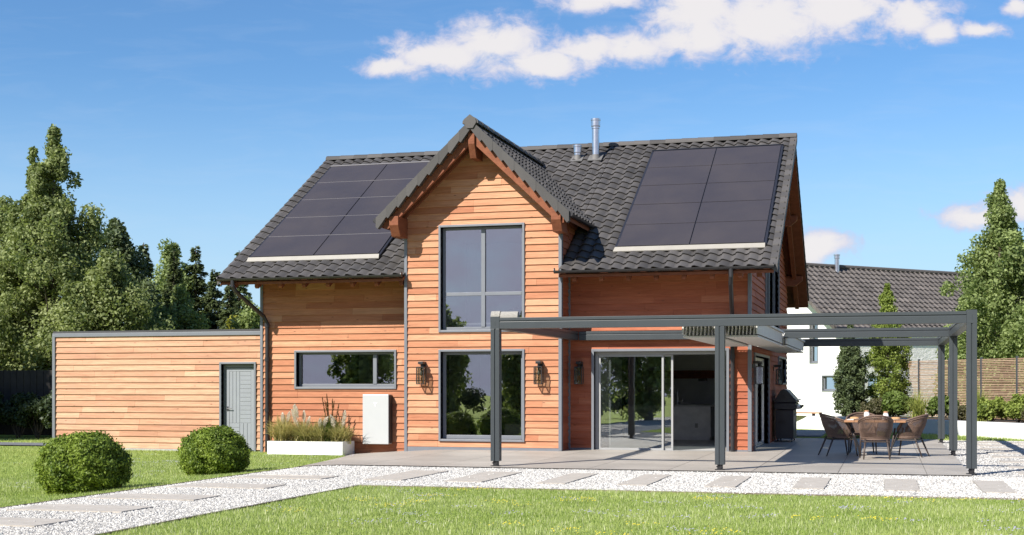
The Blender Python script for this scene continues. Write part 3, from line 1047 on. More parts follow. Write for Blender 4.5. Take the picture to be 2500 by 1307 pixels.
# barge rafters, purlin ends under the dormer gable
for s in (-1, 1):
    t = MB()
    t.prism([(DC + s * .0, DZ - .20), (DC + s * 2.14, DZ - .20 - DM * 2.14), (DC + s * 2.14, DZ - .32 - DM * 2.14), (DC + s * 2.02, DZ - .46 - DM * 2.0), (DC, DZ - .44)], lambda p, q, d: (p, d, q), 28.80, 28.90, .9 if s > 0 else .4)
    t.build('barge_rafter', TIMBER_D, house, bevel=.006)
    t = MB()
    t.prism([(DC + s * .02, DZ - .20), (DC + s * 2.0, DZ - .20 - DM * 2.0), (DC + s * 2.0, DZ - .36 - DM * 2.0), (DC + s * .02, DZ - .36)], lambda p, q, d: (p, d, q), 29.28, 29.37, .4)
    t.build('wall_rafter', TIMBER_D, house)
def purlin_end(x, z, w_=.16, h_=.34, y0=28.74, y1=29.38):
    t = MB()
    t.prism([(y1, z), (y0, z), (y0, z - h_ * .45), (y0 + .16, z - h_), (y1, z - h_)], lambda p, q, d: (d, p, q), x - w_ / 2, x + w_ / 2, .8)
    t.build('purlin_end', TIMBER_D, house, bevel=.008)
purlin_end(DC, DZ - .24, .15, .55)
purlin_end(BX0 - .08, DZ - DM * 1.87 - .30, .22, .46); purlin_end(BX1 + .08, DZ - DM * 1.87 - .30, .22, .46)
# gable overhang: purlin ends and outer rafter
for y in (31.1, 33.4, 38.4, 40.9):
    t = MB(); z = roofz(y) - .19
    t.prism([(X1, z), (VX1 - .12, z), (VX1 - .12, z - .14), (VX1 - .32, z - .3), (X1, z - .3)], lambda p, q, d: (p, d, q), y - .1, y + .1, .5)
    t.build('purlin_end', TIMBER_D, house, bevel=.008)
t = MB()
for sgn in (1,):
    ya, yb = 29.5, RY
    t.prism([(29.45, roofz(29.45) - .185), (RY, RZ - .185), (RY, RZ - .36), (29.45, roofz(29.45) - .36)], lambda p, q, d: (d, p, q), VX1 - .42, VX1 - .30, .8)
    t.prism([(2 * RY - 29.45, roofz(29.45) - .185), (RY, RZ - .186), (RY, RZ - .361), (2 * RY - 29.45, roofz(29.45) - .36)], lambda p, q, d: (d, p, q), VX1 - .42, VX1 - .30, .8)
t.build('gable_rafter', TIMBER_D, house)
# rafter tails under the front eaves
for x in list(np.arange(-15.3, -10.95, .62)) + list(np.arange(-6.8, -2.5, .62)):
    t = MB()
    y0, y1 = EY + .12, YF + .1
    t.prism([(y0, roofz(y0) - .19), (y1, roofz(y1) - .19), (y1, roofz(y1) - .33), (y0 + .05, roofz(y0) - .30), (y0, roofz(y0) - .26)], lambda p, q, d: (d, p, q), x - .045, x + .045, random.random())
    t.build('rafter', TIMBER_D, house)


# gutters and downpipes
def gutter(p0, p1, r=.065):
    t = MB()
    p0, p1 = Vector(p0), Vector(p1); d = (p1 - p0).normalized(); s = d.cross(Vector((0, 0, 1)))
    vs = []; n = 9
    for rr in (r, r - .006):
        for q in (p0, p1):
            for k in range(n):
                a = math.pi + math.pi * k / (n - 1)
                vs.append(tuple(q + s * (math.cos(a) * rr) + Vector((0, 0, math.sin(a) * rr))))
    fs = []
    for k in range(n - 1):
        fs.append((k, k + 1, n + k + 1, n + k)); fs.append((2 * n + k, 3 * n + k, 3 * n + k + 1, 2 * n + k + 1))
        fs.append((k, 2 * n + k, 2 * n + k + 1, k + 1)); fs.append((n + k, n + k + 1, 3 * n + k + 1, 3 * n + k))
    t.add(vs, fs)
    L = (p1 - p0).length
    # end stops
    for q, e in ((p0, 1), (p1, -1)):
        t.tube([q + d * .0, q + d * (e * .015)], r * .99, 12)
    return t.build('gutter', GUTTER, house)
gutter((VX0, EY - .06, EZ + .01), (BX0 - .03, EY - .06, EZ + .01))
gutter((BX1 - .06, EY - .06, EZ + .01), (VX1 - .02, EY - .06, EZ + .01))
for s in (-1, 1):
    gutter((DC + s * (DW + .05), 28.72, DZ - DM * DW - .03), (DC + s * (DW + .05), 31.55, DZ - DM * DW - .03), .06)
t = MB(); t.tube([(DC + DW + .05, 31.35, DZ - DM * DW - .05), (DC + DW + .05, 31.4, DZ - DM * DW - .32)], .04, 10)
t.build('downpipe', GUTTER, house)
def pipe(name, pts, r=.05):
    t = MB(); t.tube(pts, r, 12)
    for z in (3.0, 2.15, .9):
        x, y = pts[-1][0], pts[-1][1]
        if z < pts[-2][2]: t.tube([(x, y, z - .05), (x, y, z + .05)], r * 1.22, 12)
    return t.build(name, GUTTER, house, smooth=False)
pipe('downpipe', [(-15.22, EY - .06, EZ - .02), (-15.22, EY - .06, EZ - .18), (-15.18, EY + .02, EZ - .30), (-14.86, YF - .18, 3.22), (-14.80, YF - .10, 3.05), (-14.80, YF - .10, -.15)])
pipe('downpipe', [(-3.26, EY - .06, EZ - .02), (-3.26, EY - .06, EZ - .2), (-3.28, EY + .05, EZ - .34), (-3.34, YF - .2, 3.15), (-3.34, YF - .10, 3.0), (-3.34, YF - .10, .02)])

# flues
for (x, y, zt, r) in ((-7.52, 35.0, 8.66, .10), (-8.02, 35.0, 7.98, .085)):
    t = MB(); zb = roofz(y) - .1
    t.lathe([(r, zb), (r, zt - .28), (r * 1.12, zt - .27), (r * 1.12, zt - .22), (r * 1.25, zt - .2), (r * 1.25, zt - .06), (r * 1.32, zt - .05), (r * 1.32, zt), (r * 1.1, zt), (r * 1.1, zt - .15)], (x, y, 0), 24)
    fl = t.build('flue', STEEL, house, smooth=False)
    t = MB(); t.lathe([(r * 1.5, zb + .05), (r * 1.02, zb + .22)], (x, y, 0), 20)
    t.box(x - r * 1.9, x + r * 1.9, y - .22, y + .16, -.012, .012, R=Matrix.Rotation(sl, 3, 'X'), c=(x, y, 0))
    t.v[-1][:, 2] += roofz(y) + .05
    t.build('flashing', plain('lead_flashing', (.14, .135, .13), .7, .2), fl)

# trims at corners
for (x, y, z0, z1, dx) in ((X0 - .02, YF, -.17, 4.25, .07), (BX0 - .05, BY, -.05, 5.05, .07), (BX1 - .01, BY, 0.02, 5.05, .075), (X1 - .055, YF, .02, 4.3, .085), (BX1 + .005, YF, .02, 4.1, .06)):
    t = MB(); t.box(x, x + dx, y - .05, y + .02, z0, z1)
    if x > -8 and x < -7.1 and y == BY: t.box(BX1 + .066, BX1 + .07, BY + .0, BY + .06, .02, 5.0)
    t.build('corner_trim', TRIM, house, bevel=.004)
for bx in ((BX0 - .04, BX1 + .045, BY - .035, BY + .03, -.04, .075), (BX1 + .05, -6.6, YF - .03, YF + .03, -.04, .055), (-3.41, X1 - .06, YF - .03, YF + .03, -.04, .055), (X0 + .06, BX0 - .05, YF - .02, YF + .03, -.25, -.12)):
    t = MB(); t.box(*bx); t.build('plinth', TRIM, house)


# windows: outer reveal box proud of the boards, set-back sashes
def window(parent, fn, a0, a1, z0, z1, muls=(), trans=(), depth=.16, proud=.06, fw_=.05, gl=None, sash=.055, name='window'):
    """fn(a, z, out)"""
    t = MB()
    P = lambda l, r, s, e, d0, d1: t.prism([(l, s), (r, s), (r, e), (l, e)], lambda p, q, d: fn(p, q, d), d0, d1)
    f = fw_
    P(a0 - f, a0, z0 - f, z1 + f, -depth, proud); P(a1, a1 + f, z0 - f, z1 + f, -depth, proud)
    P(a0, a1, z1, z1 + f, -depth, proud); P(a0, a1, z0 - f, z0, -depth, proud)
    fo = t.build(name, FRAME, parent, bevel=.004)
    t = MB()
    s = sash; d0, d1 = -depth, -depth + .06
    P2 = lambda l, r, b_, e, a, c: t.prism([(l, b_), (r, b_), (r, e), (l, e)], lambda p, q, d: fn(p, q, d), a, c)
    e = .002
    P2(a0 + e, a0 + s, z0 + e, z1 - e, d0, d1); P2(a1 - s, a1 - e, z0 + e, z1 - e, d0, d1)
    xs = [a0 + s] + [m for m in muls] + [a1 - s]
    P2(a0 + s, a1 - s, z0 + e, z0 + s * 1.3, d0, d1); P2(a0 + s, a1 - s, z1 - s, z1 - e, d0, d1)
    for m in muls: P2(m - s * .85, m + s * .85, z0 + s * 1.3, z1 - s, d0, d1 + .012)
    for zt in trans:
        prev = a0 + s
        for m in list(muls) + [None]:
            end = (m - s * .85) if m is not None else a1 - s
            P2(prev, end, zt - s * .7, zt + s * .7, d0, d1 + .008); prev = (m + s * .85) if m is not None else None
    t.build('sash', FRAME, fo, bevel=.003)
    t = MB()
    t.prism([(a0 + s * .9, z0 + s), (a1 - s * .9, z0 + s), (a1 - s * .9, z1 - s * .9), (a0 + s * .9, z1 - s * .9)], lambda p, q, d: fn(p, q, d), d0 + .018, d0 + .026)
    t.build('pane', gl or GLASS, fo)
    return fo


window(house, fr(YF), *H_STRIP[:2], H_STRIP[2], H_STRIP[3], muls=(-12.02,), depth=.17)
window(house, fr(BY), H_WUP[0], H_WUP[1], H_WUP[2], H_WUP[3], muls=(-9.0,), trans=(3.63,), depth=.17, gl=GLASS_UP)
window(house, fr(BY), H_WDN[0], H_WDN[1], H_WDN[2], H_WDN[3], depth=.17, sash=.07)
window(house, sideR(X1), *H_SW, muls=(39.2,), depth=.12)
window(house, sideR(X1), *H_TALL, muls=(35.9,), depth=.12)
# sliding door at the front: fixed leaf and open leaf stacked behind it
t = MB()
Pf = lambda l, r, s, e, y0, y1: t.box(l, r, y0, y1, s, e)
a0, a1, zt = H_DOOR[0], H_DOOR[1], H_DOOR[3]
Pf(a0 - .06, a0 + .0, .0, zt + .06, YF - .06, YF + .2); Pf(a1, a1 + .06, .0, zt + .06, YF - .06, YF + .2); Pf(a0, a1, zt, zt + .06, YF - .06, YF + .2)
dfr = t.build('sliding_door', FRAME, house, bevel=.004)
t = MB()
for (l, r, y) in ((a0 + .08, -4.93, YF + .10), (-6.22, -4.72, YF + .155)):
    for q in ((l, l + .045, .02, zt - .08), (r - .045, r, .02, zt - .08), (l + .045, r - .045, zt - .12, zt - .08), (l + .045, r - .045, .02, .06)):
        t.box(q[0], q[1], y, y + .045, q[2], q[3])
Pf(a0 + .0, a1, zt - .075, zt - .002, YF + .09, YF + .21); Pf(a0 + .002, a0 + .075, .02, zt - .08, YF + .09, YF + .21)
Pf(a0, a1, .014, .019, YF + .0, YF + .22)
t.build('leaf_frame', plain('door_aluminium', (.33, .33, .325), .45, .1, var=.05), dfr)
t = MB(); t.box(a0 + .12, -4.97, YF + .118, YF + .126, .06, zt - .12); t.box(-6.18, -4.76, YF + .172, YF + .18, .06, zt - .12)
t.build('pane', GLASS, dfr)
# side glass door
t = MB()
for q in ((30.79, 30.85, 0, 2.26), (34.65, 34.71, 0, 2.26)):
    t.box(X1 - .15, X1 + .06, q[0], q[1], q[2], q[3])
t.box(X1 - .15, X1 + .06, 30.85, 34.65, 2.2, 2.26)
sdo = t.build('side_door', FRAME, house, bevel=.004)
t = MB()
for q in ((30.87, 30.95), (32.72, 32.80), (34.55, 34.63)): t.box(X1 - .14, X1 - .08, q[0], q[1], .02, 2.18)
t.box(X1 - .14, X1 - .08, 30.95, 34.55, 2.1, 2.18); t.box(X1 - .14, X1 - .08, 30.95, 34.55, .02, .1)
t.build('leaf_frame', ALU, sdo)
t = MB(); t.box(X1 - .115, X1 - .107, 30.95, 34.55, .1, 2.1); t.build('pane', GLASS, sdo)

# ------------------------------------------------------------ solar arrays
def roofpt(x, s, h): return (x, EY + s * upF[1] - h * upF[2], EZ + s * upF[2] + h * upF[1])
def solar_array(x0, x1, s0, s1, label, seam):
    r = thing('solar_array', label, 'solar panels', roofpt(x0, s0, .0), 'solar arrays on the roof')
    sm = plain('array_seam', seam, .4, .3, var=.05)
    def slab_(l, r_, a, b_, h0, h1, name, mat, bev=0):
        t = MB()
        vs = [roofpt(x, s, h) for h in (h0, h1) for s in (a, b_) for x in (l, r_)]
        t.add(vs, [(0, 2, 3, 1), (4, 5, 7, 6), (0, 1, 5, 4), (2, 6, 7, 3), (0, 4, 6, 2), (1, 3, 7, 5)])
        return t.build(name, mat, r, bevel=bev)
    slab_(x0 - .05, x1 + .05, s0 - .02, s1 + .04, .0, .10, 'frame', SOLARF)
    n = 5; g = .012; cw = (x1 - x0) / 2; rh = (s1 - s0) / n
    for i_ in range(2):
        for j in range(n):
            slab_(x0 + i_ * cw + g, x0 + (i_ + 1) * cw - g, s0 + j * rh + g, s0 + (j + 1) * rh - g, .102, .122, 'solar_panel', SOLAR, .003)
    for j in range(1, n):
        slab_(x0 + .01, x1 - .01, s0 + j * rh - (.007 if seam[0] > .1 else .011), s0 + j * rh + (.007 if seam[0] > .1 else .011), .101, .119 if seam[0] > .1 else .103, 'seam', sm)
    slab_(x0 - .05, x1 + .05, s1 + .045, s1 + .09, .02, .115, 'top_flashing', sm)
    t = MB()
    P = lambda x, s, h: roofpt(x, s, h)
    t.add([P(x0 - .08, s0 - .10, .045), P(x1 + .02, s0 - .10, .045), P(x1 + .02, s0 - .02, .115), P(x0 - .04, s0 - .02, .115),
           P(x0 - .08, s0 - .10, .02), P(x1 + .02, s0 - .10, .02), P(x1 + .02, s0 - .02, .02), P(x0 - .04, s0 - .02, .02)],
          [(0, 1, 2, 3), (4, 5, 1, 0), (1, 5, 6, 2), (4, 0, 3, 7)])
    t.build('eaves_flashing', FLASH, r)
    return r
solar_array(-15.18, -11.78, .98, 6.85, 'black solar array of ten panels with pale seams on the roof beside the bay gable', (.30, .28, .27))
solar_array(-5.95, -2.62, .98, 6.85, 'black solar array of ten panels with dark seams on the roof beside the steel flues', (.012, .012, .014))

# ------------------------------------------------------------ annexe
AX0, AX1, AY = -21.16, -15.02, 30.6
ann = thing('flat_roof_annexe', 'low flat roofed annexe clad in pale weathered boards with a grey door', 'annexe', (-18, 33, -.17))
H_AD = (-16.28, -15.36, -.17, 2.05)
w = MB()
cladding(w, AX0, AX1, -.12, 2.82, [H_AD], fr(AY), seed=21, lo=.2, hi=1)
w.build('cladding', TIMBER_W, ann)
b = MB(); backing(b, AX0 + .0, AX1, -.3, 2.82, [H_AD], fr(AY), d0=-.2)
b.box(AX0, AX0 + .2, AY + .21, 37.5, -.3, 2.82); b.box(AX0 + .21, AX1, 37.3, 37.5, -.3, 2.82)
b.build('wall', DARKWALL, ann)
b = MB(); b.box(AX0 - .03, AX1, AY - .05, 37.55, 2.86, 2.93); b.build('roof', plain('roof_membrane', (.05, .05, .055), .8), ann)
b = MB(); b.box(AX0 - .05, AX1 - .0, AY - .06, AY - .03, 2.78, 2.875); b.box(AX0 - .05, AX0 + .03, AY - .062, AY + .05, -.17, 2.83)
b.box(AX0 - .052, AX0 - .005, AY + .06, 37.5, 2.78, 2.875)
b.build('trim', TRIM, ann, bevel=.004)
b = MB(); b.box(AX0 + .04, H_AD[0] - .06, AY - .03, AY + .05, -.32, -.125); b.build('plinth', plain('concrete_plinth', (.38, .37, .35), .9, var=.15), ann)
t = MB()
t.box(H_AD[0] - .05, H_AD[0], AY - .06, AY + .2, -.17, 2.10); t.box(H_AD[1], H_AD[1] + .05, AY - .06, AY + .2, -.17, 2.10); t.box(H_AD[0], H_AD[1], AY - .06, AY + .2, 2.05, 2.10)
t.box(H_AD[0] + .002, H_AD[0] + .06, AY + .08, AY + .17, -.15, 2.04); t.box(H_AD[1] - .06, H_AD[1] - .002, AY + .08, AY + .17, -.15, 2.04); t.box(H_AD[0] + .06, H_AD[1] - .06, AY + .08, AY + .17, 1.96, 2.04)
t.build('door_frame', FRAME, ann, bevel=.004)
t = MB()
dx0, dx1 = H_AD[0] + .065, H_AD[1] - .065; dw = dx1 - dx0
yd = AY + .11
t.box(dx0, dx1, yd, yd + .05, -.14, 1.95)
st = .09
# raised stiles and rails, then boards: upper-left vertical, upper-right horizontal, lower-left horizontal, lower-right vertical
R4 = lambda l, r, s, e, d=.016: t.box(l, r, yd - d, yd - .001, s, e)
R4(dx0, dx0 + st, -.14, 1.95); R4(dx1 - st, dx1, -.14, 1.95); R4(dx0 + st, dx1 - st, 1.86, 1.95); R4(dx0 + st, dx1 - st, -.14, .0)
mx_ = dx0 + st + (dw - 2 * st) * .48
xs = np.linspace(dx0 + st, mx_, 4)
for l, r in zip(xs, xs[1:]): R4(l + .005, r - .005, .55, 1.855, .010)
zs = np.linspace(.55, 1.855, 13)
for s, e in zip(zs, zs[1:]): R4(mx_ + .005, dx1 - st - .005, s + .004, e - .004, .010)
xs = np.linspace(mx_, dx1 - st, 4)
for l, r in zip(xs, xs[1:]): R4(l + .005, r - .005, .005, .545, .010)
zs = np.linspace(.005, .545, 6)
for s, e in zip(zs, zs[1:]): R4(dx0 + st + .005, mx_ - .005, s + .004, e - .004, .010)
dr = t.build('door', DOORP, ann, bevel=.003)
t = MB(); hx, hz = dx0 + .05, .92
t.tube([(hx, yd - .02, hz), (hx, yd - .07, hz), (hx + .13, yd - .07, hz)], .011, 8); t.box(hx - .02, hx + .02, yd - .022, yd - .016, hz - .07, hz + .05)
t.build('handle', BLACKM, dr)

# ------------------------------------------------------------ lanterns
def lantern(loc, rz, label):
    r = thing('wall_lantern', label, 'wall lamp', (0, 0, 0), 'black glass lanterns on the house')
    # local: wall plane at y=0, lantern sticks out to -y
    t = MB(); t.box(-.065, .065, -.02, 0, .30, .46); t.tube([(0, -.02, .42), (0, -.12, .45), (0, -.16, .40), (0, -.16, .345)], .018, 8)
    t.box(-.06, .06, -.22, -.025, .40, .46)
    t.build('bracket', BLACKM, r, bevel=.006)
    t = MB(); a = .009; w_, d0, d1, z0, z1 = .085, -.245, -.075, -.06, .33
    for x in (-w_, w_):
        for y in (d0, d1): t.box(x - a, x + a, y - a, y + a, z0, z1)
    for z in (z0, z1):
        t.box(-w_ + a, w_ - a, d0 - a, d0 + a, z - a, z + a); t.box(-w_ + a, w_ - a, d1 - a, d1 + a, z - a, z + a)
        t.box(-w_ - a, -w_ + a, d0 + a, d1 - a, z - a, z + a); t.box(w_ - a, w_ + a, d0 + a, d1 - a, z - a, z + a)
    t.box(-w_ + a, w_ - a, d0 + a, d1 - a, z1 + .002, z1 + .012)
    t.build('cage', BLACKM, r)
    t = MB()
    t.box(-w_ + a, w_ - a, d0 - .003, d0, z0 + a, z1 - a); t.box(-w_ + a, w_ - a, d1, d1 + .003, z0 + a, z1 - a)
    t.box(-w_ - .003, -w_, d0 + a, d1 - a, z0 + a, z1 - a); t.box(w_, w_ + .003, d0 + a, d1 - a, z0 + a, z1 - a)
    t.build('glass', LAMPGLASS, r)
    t = MB(); t.lathe([(.0, .32), (.022, .32), (.022, .25), (.018, .24)], (0, -.16, 0), 12); t.lathe([(.018, .24), (.03, .20), (.032, .17), (.02, .135), (0, .128)], (0, -.16, 0), 12)
    t.build('bulb_holder', plain('lamp_holder', (.10, .09, .07), .4, .3), r)
    r.location = loc; r.rotation_euler = (0, 0, rz); ORG[r.name] = Vector(loc)
    return r
L0 = lantern((-10.42, BY - .02, 1.6), 0, 'black cage lantern on the bay between its corner trim and the big ground floor window')
dup(L0, (-7.6, BY - .02, 1.6), 0, 'black cage lantern on the bay between the big ground floor window and the recess corner')
dup(L0, (-6.86, YF - .02, 1.6), 0, 'black cage lantern in the shaded recess beside the sliding door')
dup(L0, (X1 + .02, 30.55, 1.6), rad(90), 'black cage lantern at the shaded house corner in front of the side glass door')
dup(L0, (X1 + .02, 36.3, 1.6), rad(90), 'black cage lantern on the shaded gable wall above the grill')

# ------------------------------------------------------------ battery box
bt = thing('home_battery', 'flat white wall battery box with a small pale emblem beside the planter', 'battery box', (-11.85, YF, .1))
b = MB(); b.box(-12.20, -11.53, YF - .25, YF - .035, .09, 1.29); b.build('shell', BATT, bt, bevel=.012)
b = MB(); b.box(-12.18, -11.515, YF - .215, YF - .02, .12, 1.27); b.build('back_case', plain('dark_case', (.045, .045, .05), .5), bt)
b = MB(); yb = YF - .2525; cx, cz = -11.87, 1.055
b.prism([(cx - .045, cz + .04), (cx - .045, cz + .022), (cx - .012, cz + .022), (cx - .008, cz - .05), (cx + .008, cz - .05), (cx + .012, cz + .022), (cx + .045, cz + .022), (cx + .045, cz + .04)][::-1], lambda p, q, d: (p, d, q), yb - .002, yb + .001)
b.build('emblem', plain('emblem_white', (.85, .85, .84), .4), bt)

# ------------------------------------------------------------ planter and its grasses
pl = thing('planter_box', 'long low white planter trough on the lawn against the timber wall', 'planter', (-13.4, 29.7, -.17))
b = MB(); px0, px1, py0, py1, pz0, pz1 = -14.42, -12.46, 29.38, 30.12, -.16, .16
b.box(px0, px1, py0, py0 + .04, pz0, pz1); b.box(px0, px1, py1 - .04, py1, pz0, pz1); b.box(px0, px0 + .04, py0 + .04, py1 - .04, pz0, pz1); b.box(px1 - .04, px1, py0 + .04, py1 - .04, pz0, pz1)
b.build('trough', FIBRE, pl, bevel=.006)
b = MB(); b.box(px0 + .04, px1 - .04, py0 + .04, py1 - .04, pz0 + .02, pz1 - .05); b.build('soil', SOIL, pl)


def tuft(c, n, h, spread, w_, mat, name, parent, curl=.55, seed=0, tone=(0, 1)):
    """arching blades from a point; each blade 4 segments"""
    R = np.random.default_rng(seed)
    S = 5
    a = R.uniform(0, 2 * np.pi, n); L = R.uniform(h * .55, h * 1.05, n); sp = R.uniform(.05, 1, n) ** .8 * spread
    base = np.c_[c[0] + R.normal(0, .09, n), c[1] + R.normal(0, .06, n), np.full(n, c[2])]
    tt = np.linspace(0, 1, S + 1)
    pts = []
    for q in tt:
        r = sp * (q ** 1.6)
        z = L * (q - curl * (sp / max(spread, 1e-6)) * q ** 2.6)
        pts.append(base + np.c_[np.cos(a) * r, np.sin(a) * r, z])
    pts = np.stack(pts, 1)
    sd_ = np.c_[-np.sin(a), np.cos(a), np.zeros(n)]
    tw = R.uniform(-.6, .6, n)
    sd_ = sd_ * np.cos(tw)[:, None] + np.c_[np.cos(a), np.sin(a), np.zeros(n)] * np.sin(tw)[:, None]
    W = (w_ * (1 - tt ** 1.5) + w_ * .12) / 2
    Lf = pts - sd_[:, None, :] * W[None, :, None]; Rt = pts + sd_[:, None, :] * W[None, :, None]
    Q = np.stack([Lf[:, :-1], Rt[:, :-1], Rt[:, 1:], Lf[:, 1:]], 2).reshape(-1, 4, 3)
    t_ = np.repeat(tone[0] + (tone[1] - tone[0]) * R.random(n), S)
    return quads_obj(name, Q, mat, parent, t_)


def plume(c, top, mat, parent, seed, n=240, r=.06, length=.30):
    R = np.random.default_rng(seed)
    c, top = np.array(c), np.array(top)
    d = (top - c); L = np.linalg.norm(d); d /= L
    s = L - length * R.random(n)
    w_ = np.sin(np.clip((L - s) / length, 0, 1) * np.pi * .9 + .2)
    o_ = R.normal(0, 1, (n, 3)); o_ -= (o_ @ d)[:, None] * d; o_ /= np.linalg.norm(o_, axis=1)[:, None]
    p = c + s[:, None] * d
    e = p + o_ * (r * w_)[:, None] + d * .05
    sd_ = np.cross(o_, d) * .010
    tri = np.stack([p - sd_, p + sd_, e + sd_ * .5, e - sd_ * .5], 1)
    k = np.cross(d, (1, 0, 0)); k = k / np.linalg.norm(k) * .003
    st = np.stack([c - k, c + k, top + k, top - k])[None]
    quads_obj('plume', np.concatenate([tri, st]), mat, parent, np.r_[R.random(n), .2])


gp = [(-14.15, 29.72, .62, .52, STRAW, 'pale yellow ornamental grass with pointed tips at the downpipe end of the planter', 0.25, 3),
      (-13.62, 29.70, .52, .42, STRAW, 'ornamental grass with tall white plumes near the downpipe end of the planter', 0.1, 6),
      (-13.2, 29.72, .50, .42, STRAW, 'low olive ornamental grass in the middle of the planter', 0.0, 3),
      (-12.95, 29.80, .62, .36, LEAF_S, 'dark green upright plant with brown seed stalks in the planter', 0.0, 0),
      (-12.68, 29.72, .46, .40, STRAW, 'arching ornamental grass with small white plumes at the battery end of the planter', 0.15, 5)]
for k, (x, y, h, s, m, lab, t0, npl) in enumerate(gp):
    r = thing('ornamental_grass', lab, 'ornamental grass', (x, y, .1), 'grasses in the planter')
    tuft((x, y, .1), 1100, h * 1.25, s * 1.2, .016, m, 'blades', r, .45, 40 + k, (t0, 1))
    R = random.Random(k)
    for j in range(npl):
        tx = x + R.uniform(-.28, .28); hz = h * R.uniform(1.15, 1.75) if npl > 3 else h * R.uniform(1.0, 1.2)
        plume((x + R.uniform(-.08, .08), y, .15), (tx, y + R.uniform(-.15, .1), .12 + hz), PLUME, r, 100 + k * 10 + j)
    if npl == 0:
        for j in range(7):
            tx = x + R.uniform(-.22, .3); hz = R.uniform(.7, 1.15)
            plume((x + R.uniform(-.05, .1), y, .15), (tx, y, .12 + hz), leaf_mat('brown_seed', (.10, .05, .025), (.2, .1, .05)), r, 300 + j, 60, .03, .5)

# ------------------------------------------------------------ pergola
pg = thing('pergola', 'anthracite metal pergola frame on slim posts over the patio', 'pergola', (-2.8, 27, 0))
PZ = 2.75


def gprofile(w_, h_, g=.016, dpt=.016, off=0.0):
    """outline with a groove in each long face"""
    a, b_ = w_ / 2, h_ / 2
    return [(-a, -b_), (a, -b_), (a, off - g), (a - dpt, off - g), (a - dpt, off + g), (a, off + g), (a, b_), (-a, b_), (-a, off + g), (-a + dpt, off + g), (-a + dpt, off - g), (-a, off - g)]


def post(x, y):
    t = MB(); w_ = .165; a = w_ / 2; g, d_ = .012, .018
    out = [(-a, -a), (-g, -a), (-g, -a + d_), (g, -a + d_), (g, -a), (a, -a), (a, -g), (a - d_, -g), (a - d_, g), (a, g), (a, a), (g, a), (g, a - d_), (-g, a - d_), (-g, a), (-a, a), (-a, g), (-a + d_, g), (-a + d_, -g), (-a, -g)]
    t.prism(out, lambda p, q, d: (x + p, y + q, d), .11, PZ - .205)
    p_ = t.build('post', PERG, pg, bevel=.003)
    t = MB(); t.box(x - .045, x + .045, y - .045, y + .045, .02, .109); t.box(x - .085, x + .085, y - .085, y + .085, .017, .027)
    t.tube([(x - .05, y - .05, .075), (x - .05, y - .065, .075)], .012, 8); t.tube([(x + .02, y - .046, .06), (x + .02, y - .055, .06)], .015, 8)
    t.build('foot', BLACKM, p_)
for x, y in ((-6.95, 23.6), (-2.83, 23.6), (1.37, 23.6), (1.37, 30.0), (1.37, 36.5)): post(x, y)


def beam(p0, p1, w_=.16, h_=.20, zc_=PZ - .1, mat=PERG):
    t = MB(); (x0, y0), (x1, y1) = p0, p1
    out = gprofile(w_, h_, .010, .016, .035)
    if abs(x1 - x0) > abs(y1 - y0): fn = lambda p, q, d: (d, y0 + p, zc_ + q); t.prism(out, fn, x0, x1)
    else: fn = lambda p, q, d: (x0 + p, d, zc_ + q); t.prism(out, fn, y0, y1)
    return t.build('beam', mat, pg, bevel=.003)
beam((-6.865, 23.6), (1.285, 23.6))
beam((-6.95, 23.69), (-6.95, 30.05)); beam((1.37, 23.69), (1.37, 29.91)); beam((1.37, 30.09), (1.37, 36.41))
beam((-6.86, 30.12), (X1, 30.12), .12, .2); beam((X1 + .06, 30.0), (1.285, 30.0)); beam((X1 + .03, 36.5), (1.285, 36.5))
beam((-2.83, 23.69), (-2.83, 29.9), .10, .16, PZ - .08)
for x, y in ((-6.95, 23.6), (1.37, 23.6), (1.37, 30.0), (1.37, 36.5)):
    t = MB(); t.box(x - .084, x + .084, y - .084, y + .084, PZ - .204, PZ + .022)
    t.box(x - .006, x + .006, y - .087, y - .083, PZ - .14, PZ - .05)
    t.build('corner_block', PERG, pg, bevel=.004)
# rounded stone-coloured piece added on the beam end, no real pergola part
t = MB()
ang = np.linspace(0, math.pi, 10)
t.prism([(23.60 - .085 * math.cos(a), PZ + .024 + .105 * math.sin(a)) for a in ang], lambda p, q, d: (d, p, q), -7.03, -6.86)
t.prism([(23.60 - .082 * math.cos(a), PZ + .003 + .115 * math.sin(a)) for a in ang], lambda p, q, d: (d, p, q), -6.85, -6.52)
t.build('added_beam_piece', plain('speckled_stone', (.27, .255, .23), .9, var=.35, scale=60), pg)
# folded awning packs gathered against the middle beam
def pack(x0, x1, y0, y1, side):
    aw = MB(); n = 8; W = (x1 - x0) / n; zt_, zb_ = PZ - .10, PZ - .345
    prof = []
    for k in range(n):
        a = x0 + k * W
        for q in range(9):
            u = q / 8
            prof.append((a + W * (.5 - .5 * math.cos(math.pi * u)) if False else a + W * u, zb_ + (zt_ - zb_) * abs(math.cos(math.pi * u)) ** .45))
    th_ = .006
    vs = []; 
    for (p, z) in prof: vs += [(p, y0, z), (p, y1, z)]
    fs = [(2 * k, 2 * k + 1, 2 * k + 3, 2 * k + 2) for k in range(len(prof) - 1)]
    aw.add(vs, fs)
    o = aw.build('awning_fold', FABRIC, pg, smooth=True)
    m = o.modifiers.new('thick', 'SOLIDIFY'); m.thickness = .016
    s = MB()
    s.box(x1 + .004, x1 + .03, y0 + .05, y1, zb_ + .02, zt_); s.box(x0 - .03, x0 - .004, y0 + .05, y1, zb_ + .02, zt_)
    s.box(x0 - .03, x1 + .03, y0 + .15, y1, zb_ - .035, zb_ - .005)
    if side: s.box(x1 - .03, x1 + .07, y0 + .3, y1, zt_ + .005, zt_ + .045)
    s.build('awning_tray', plain('pale_awning_tray', (.56, .545, .52), .55, var=.05), pg)
pack(-3.52, -2.98, 23.86, 29.85, False)
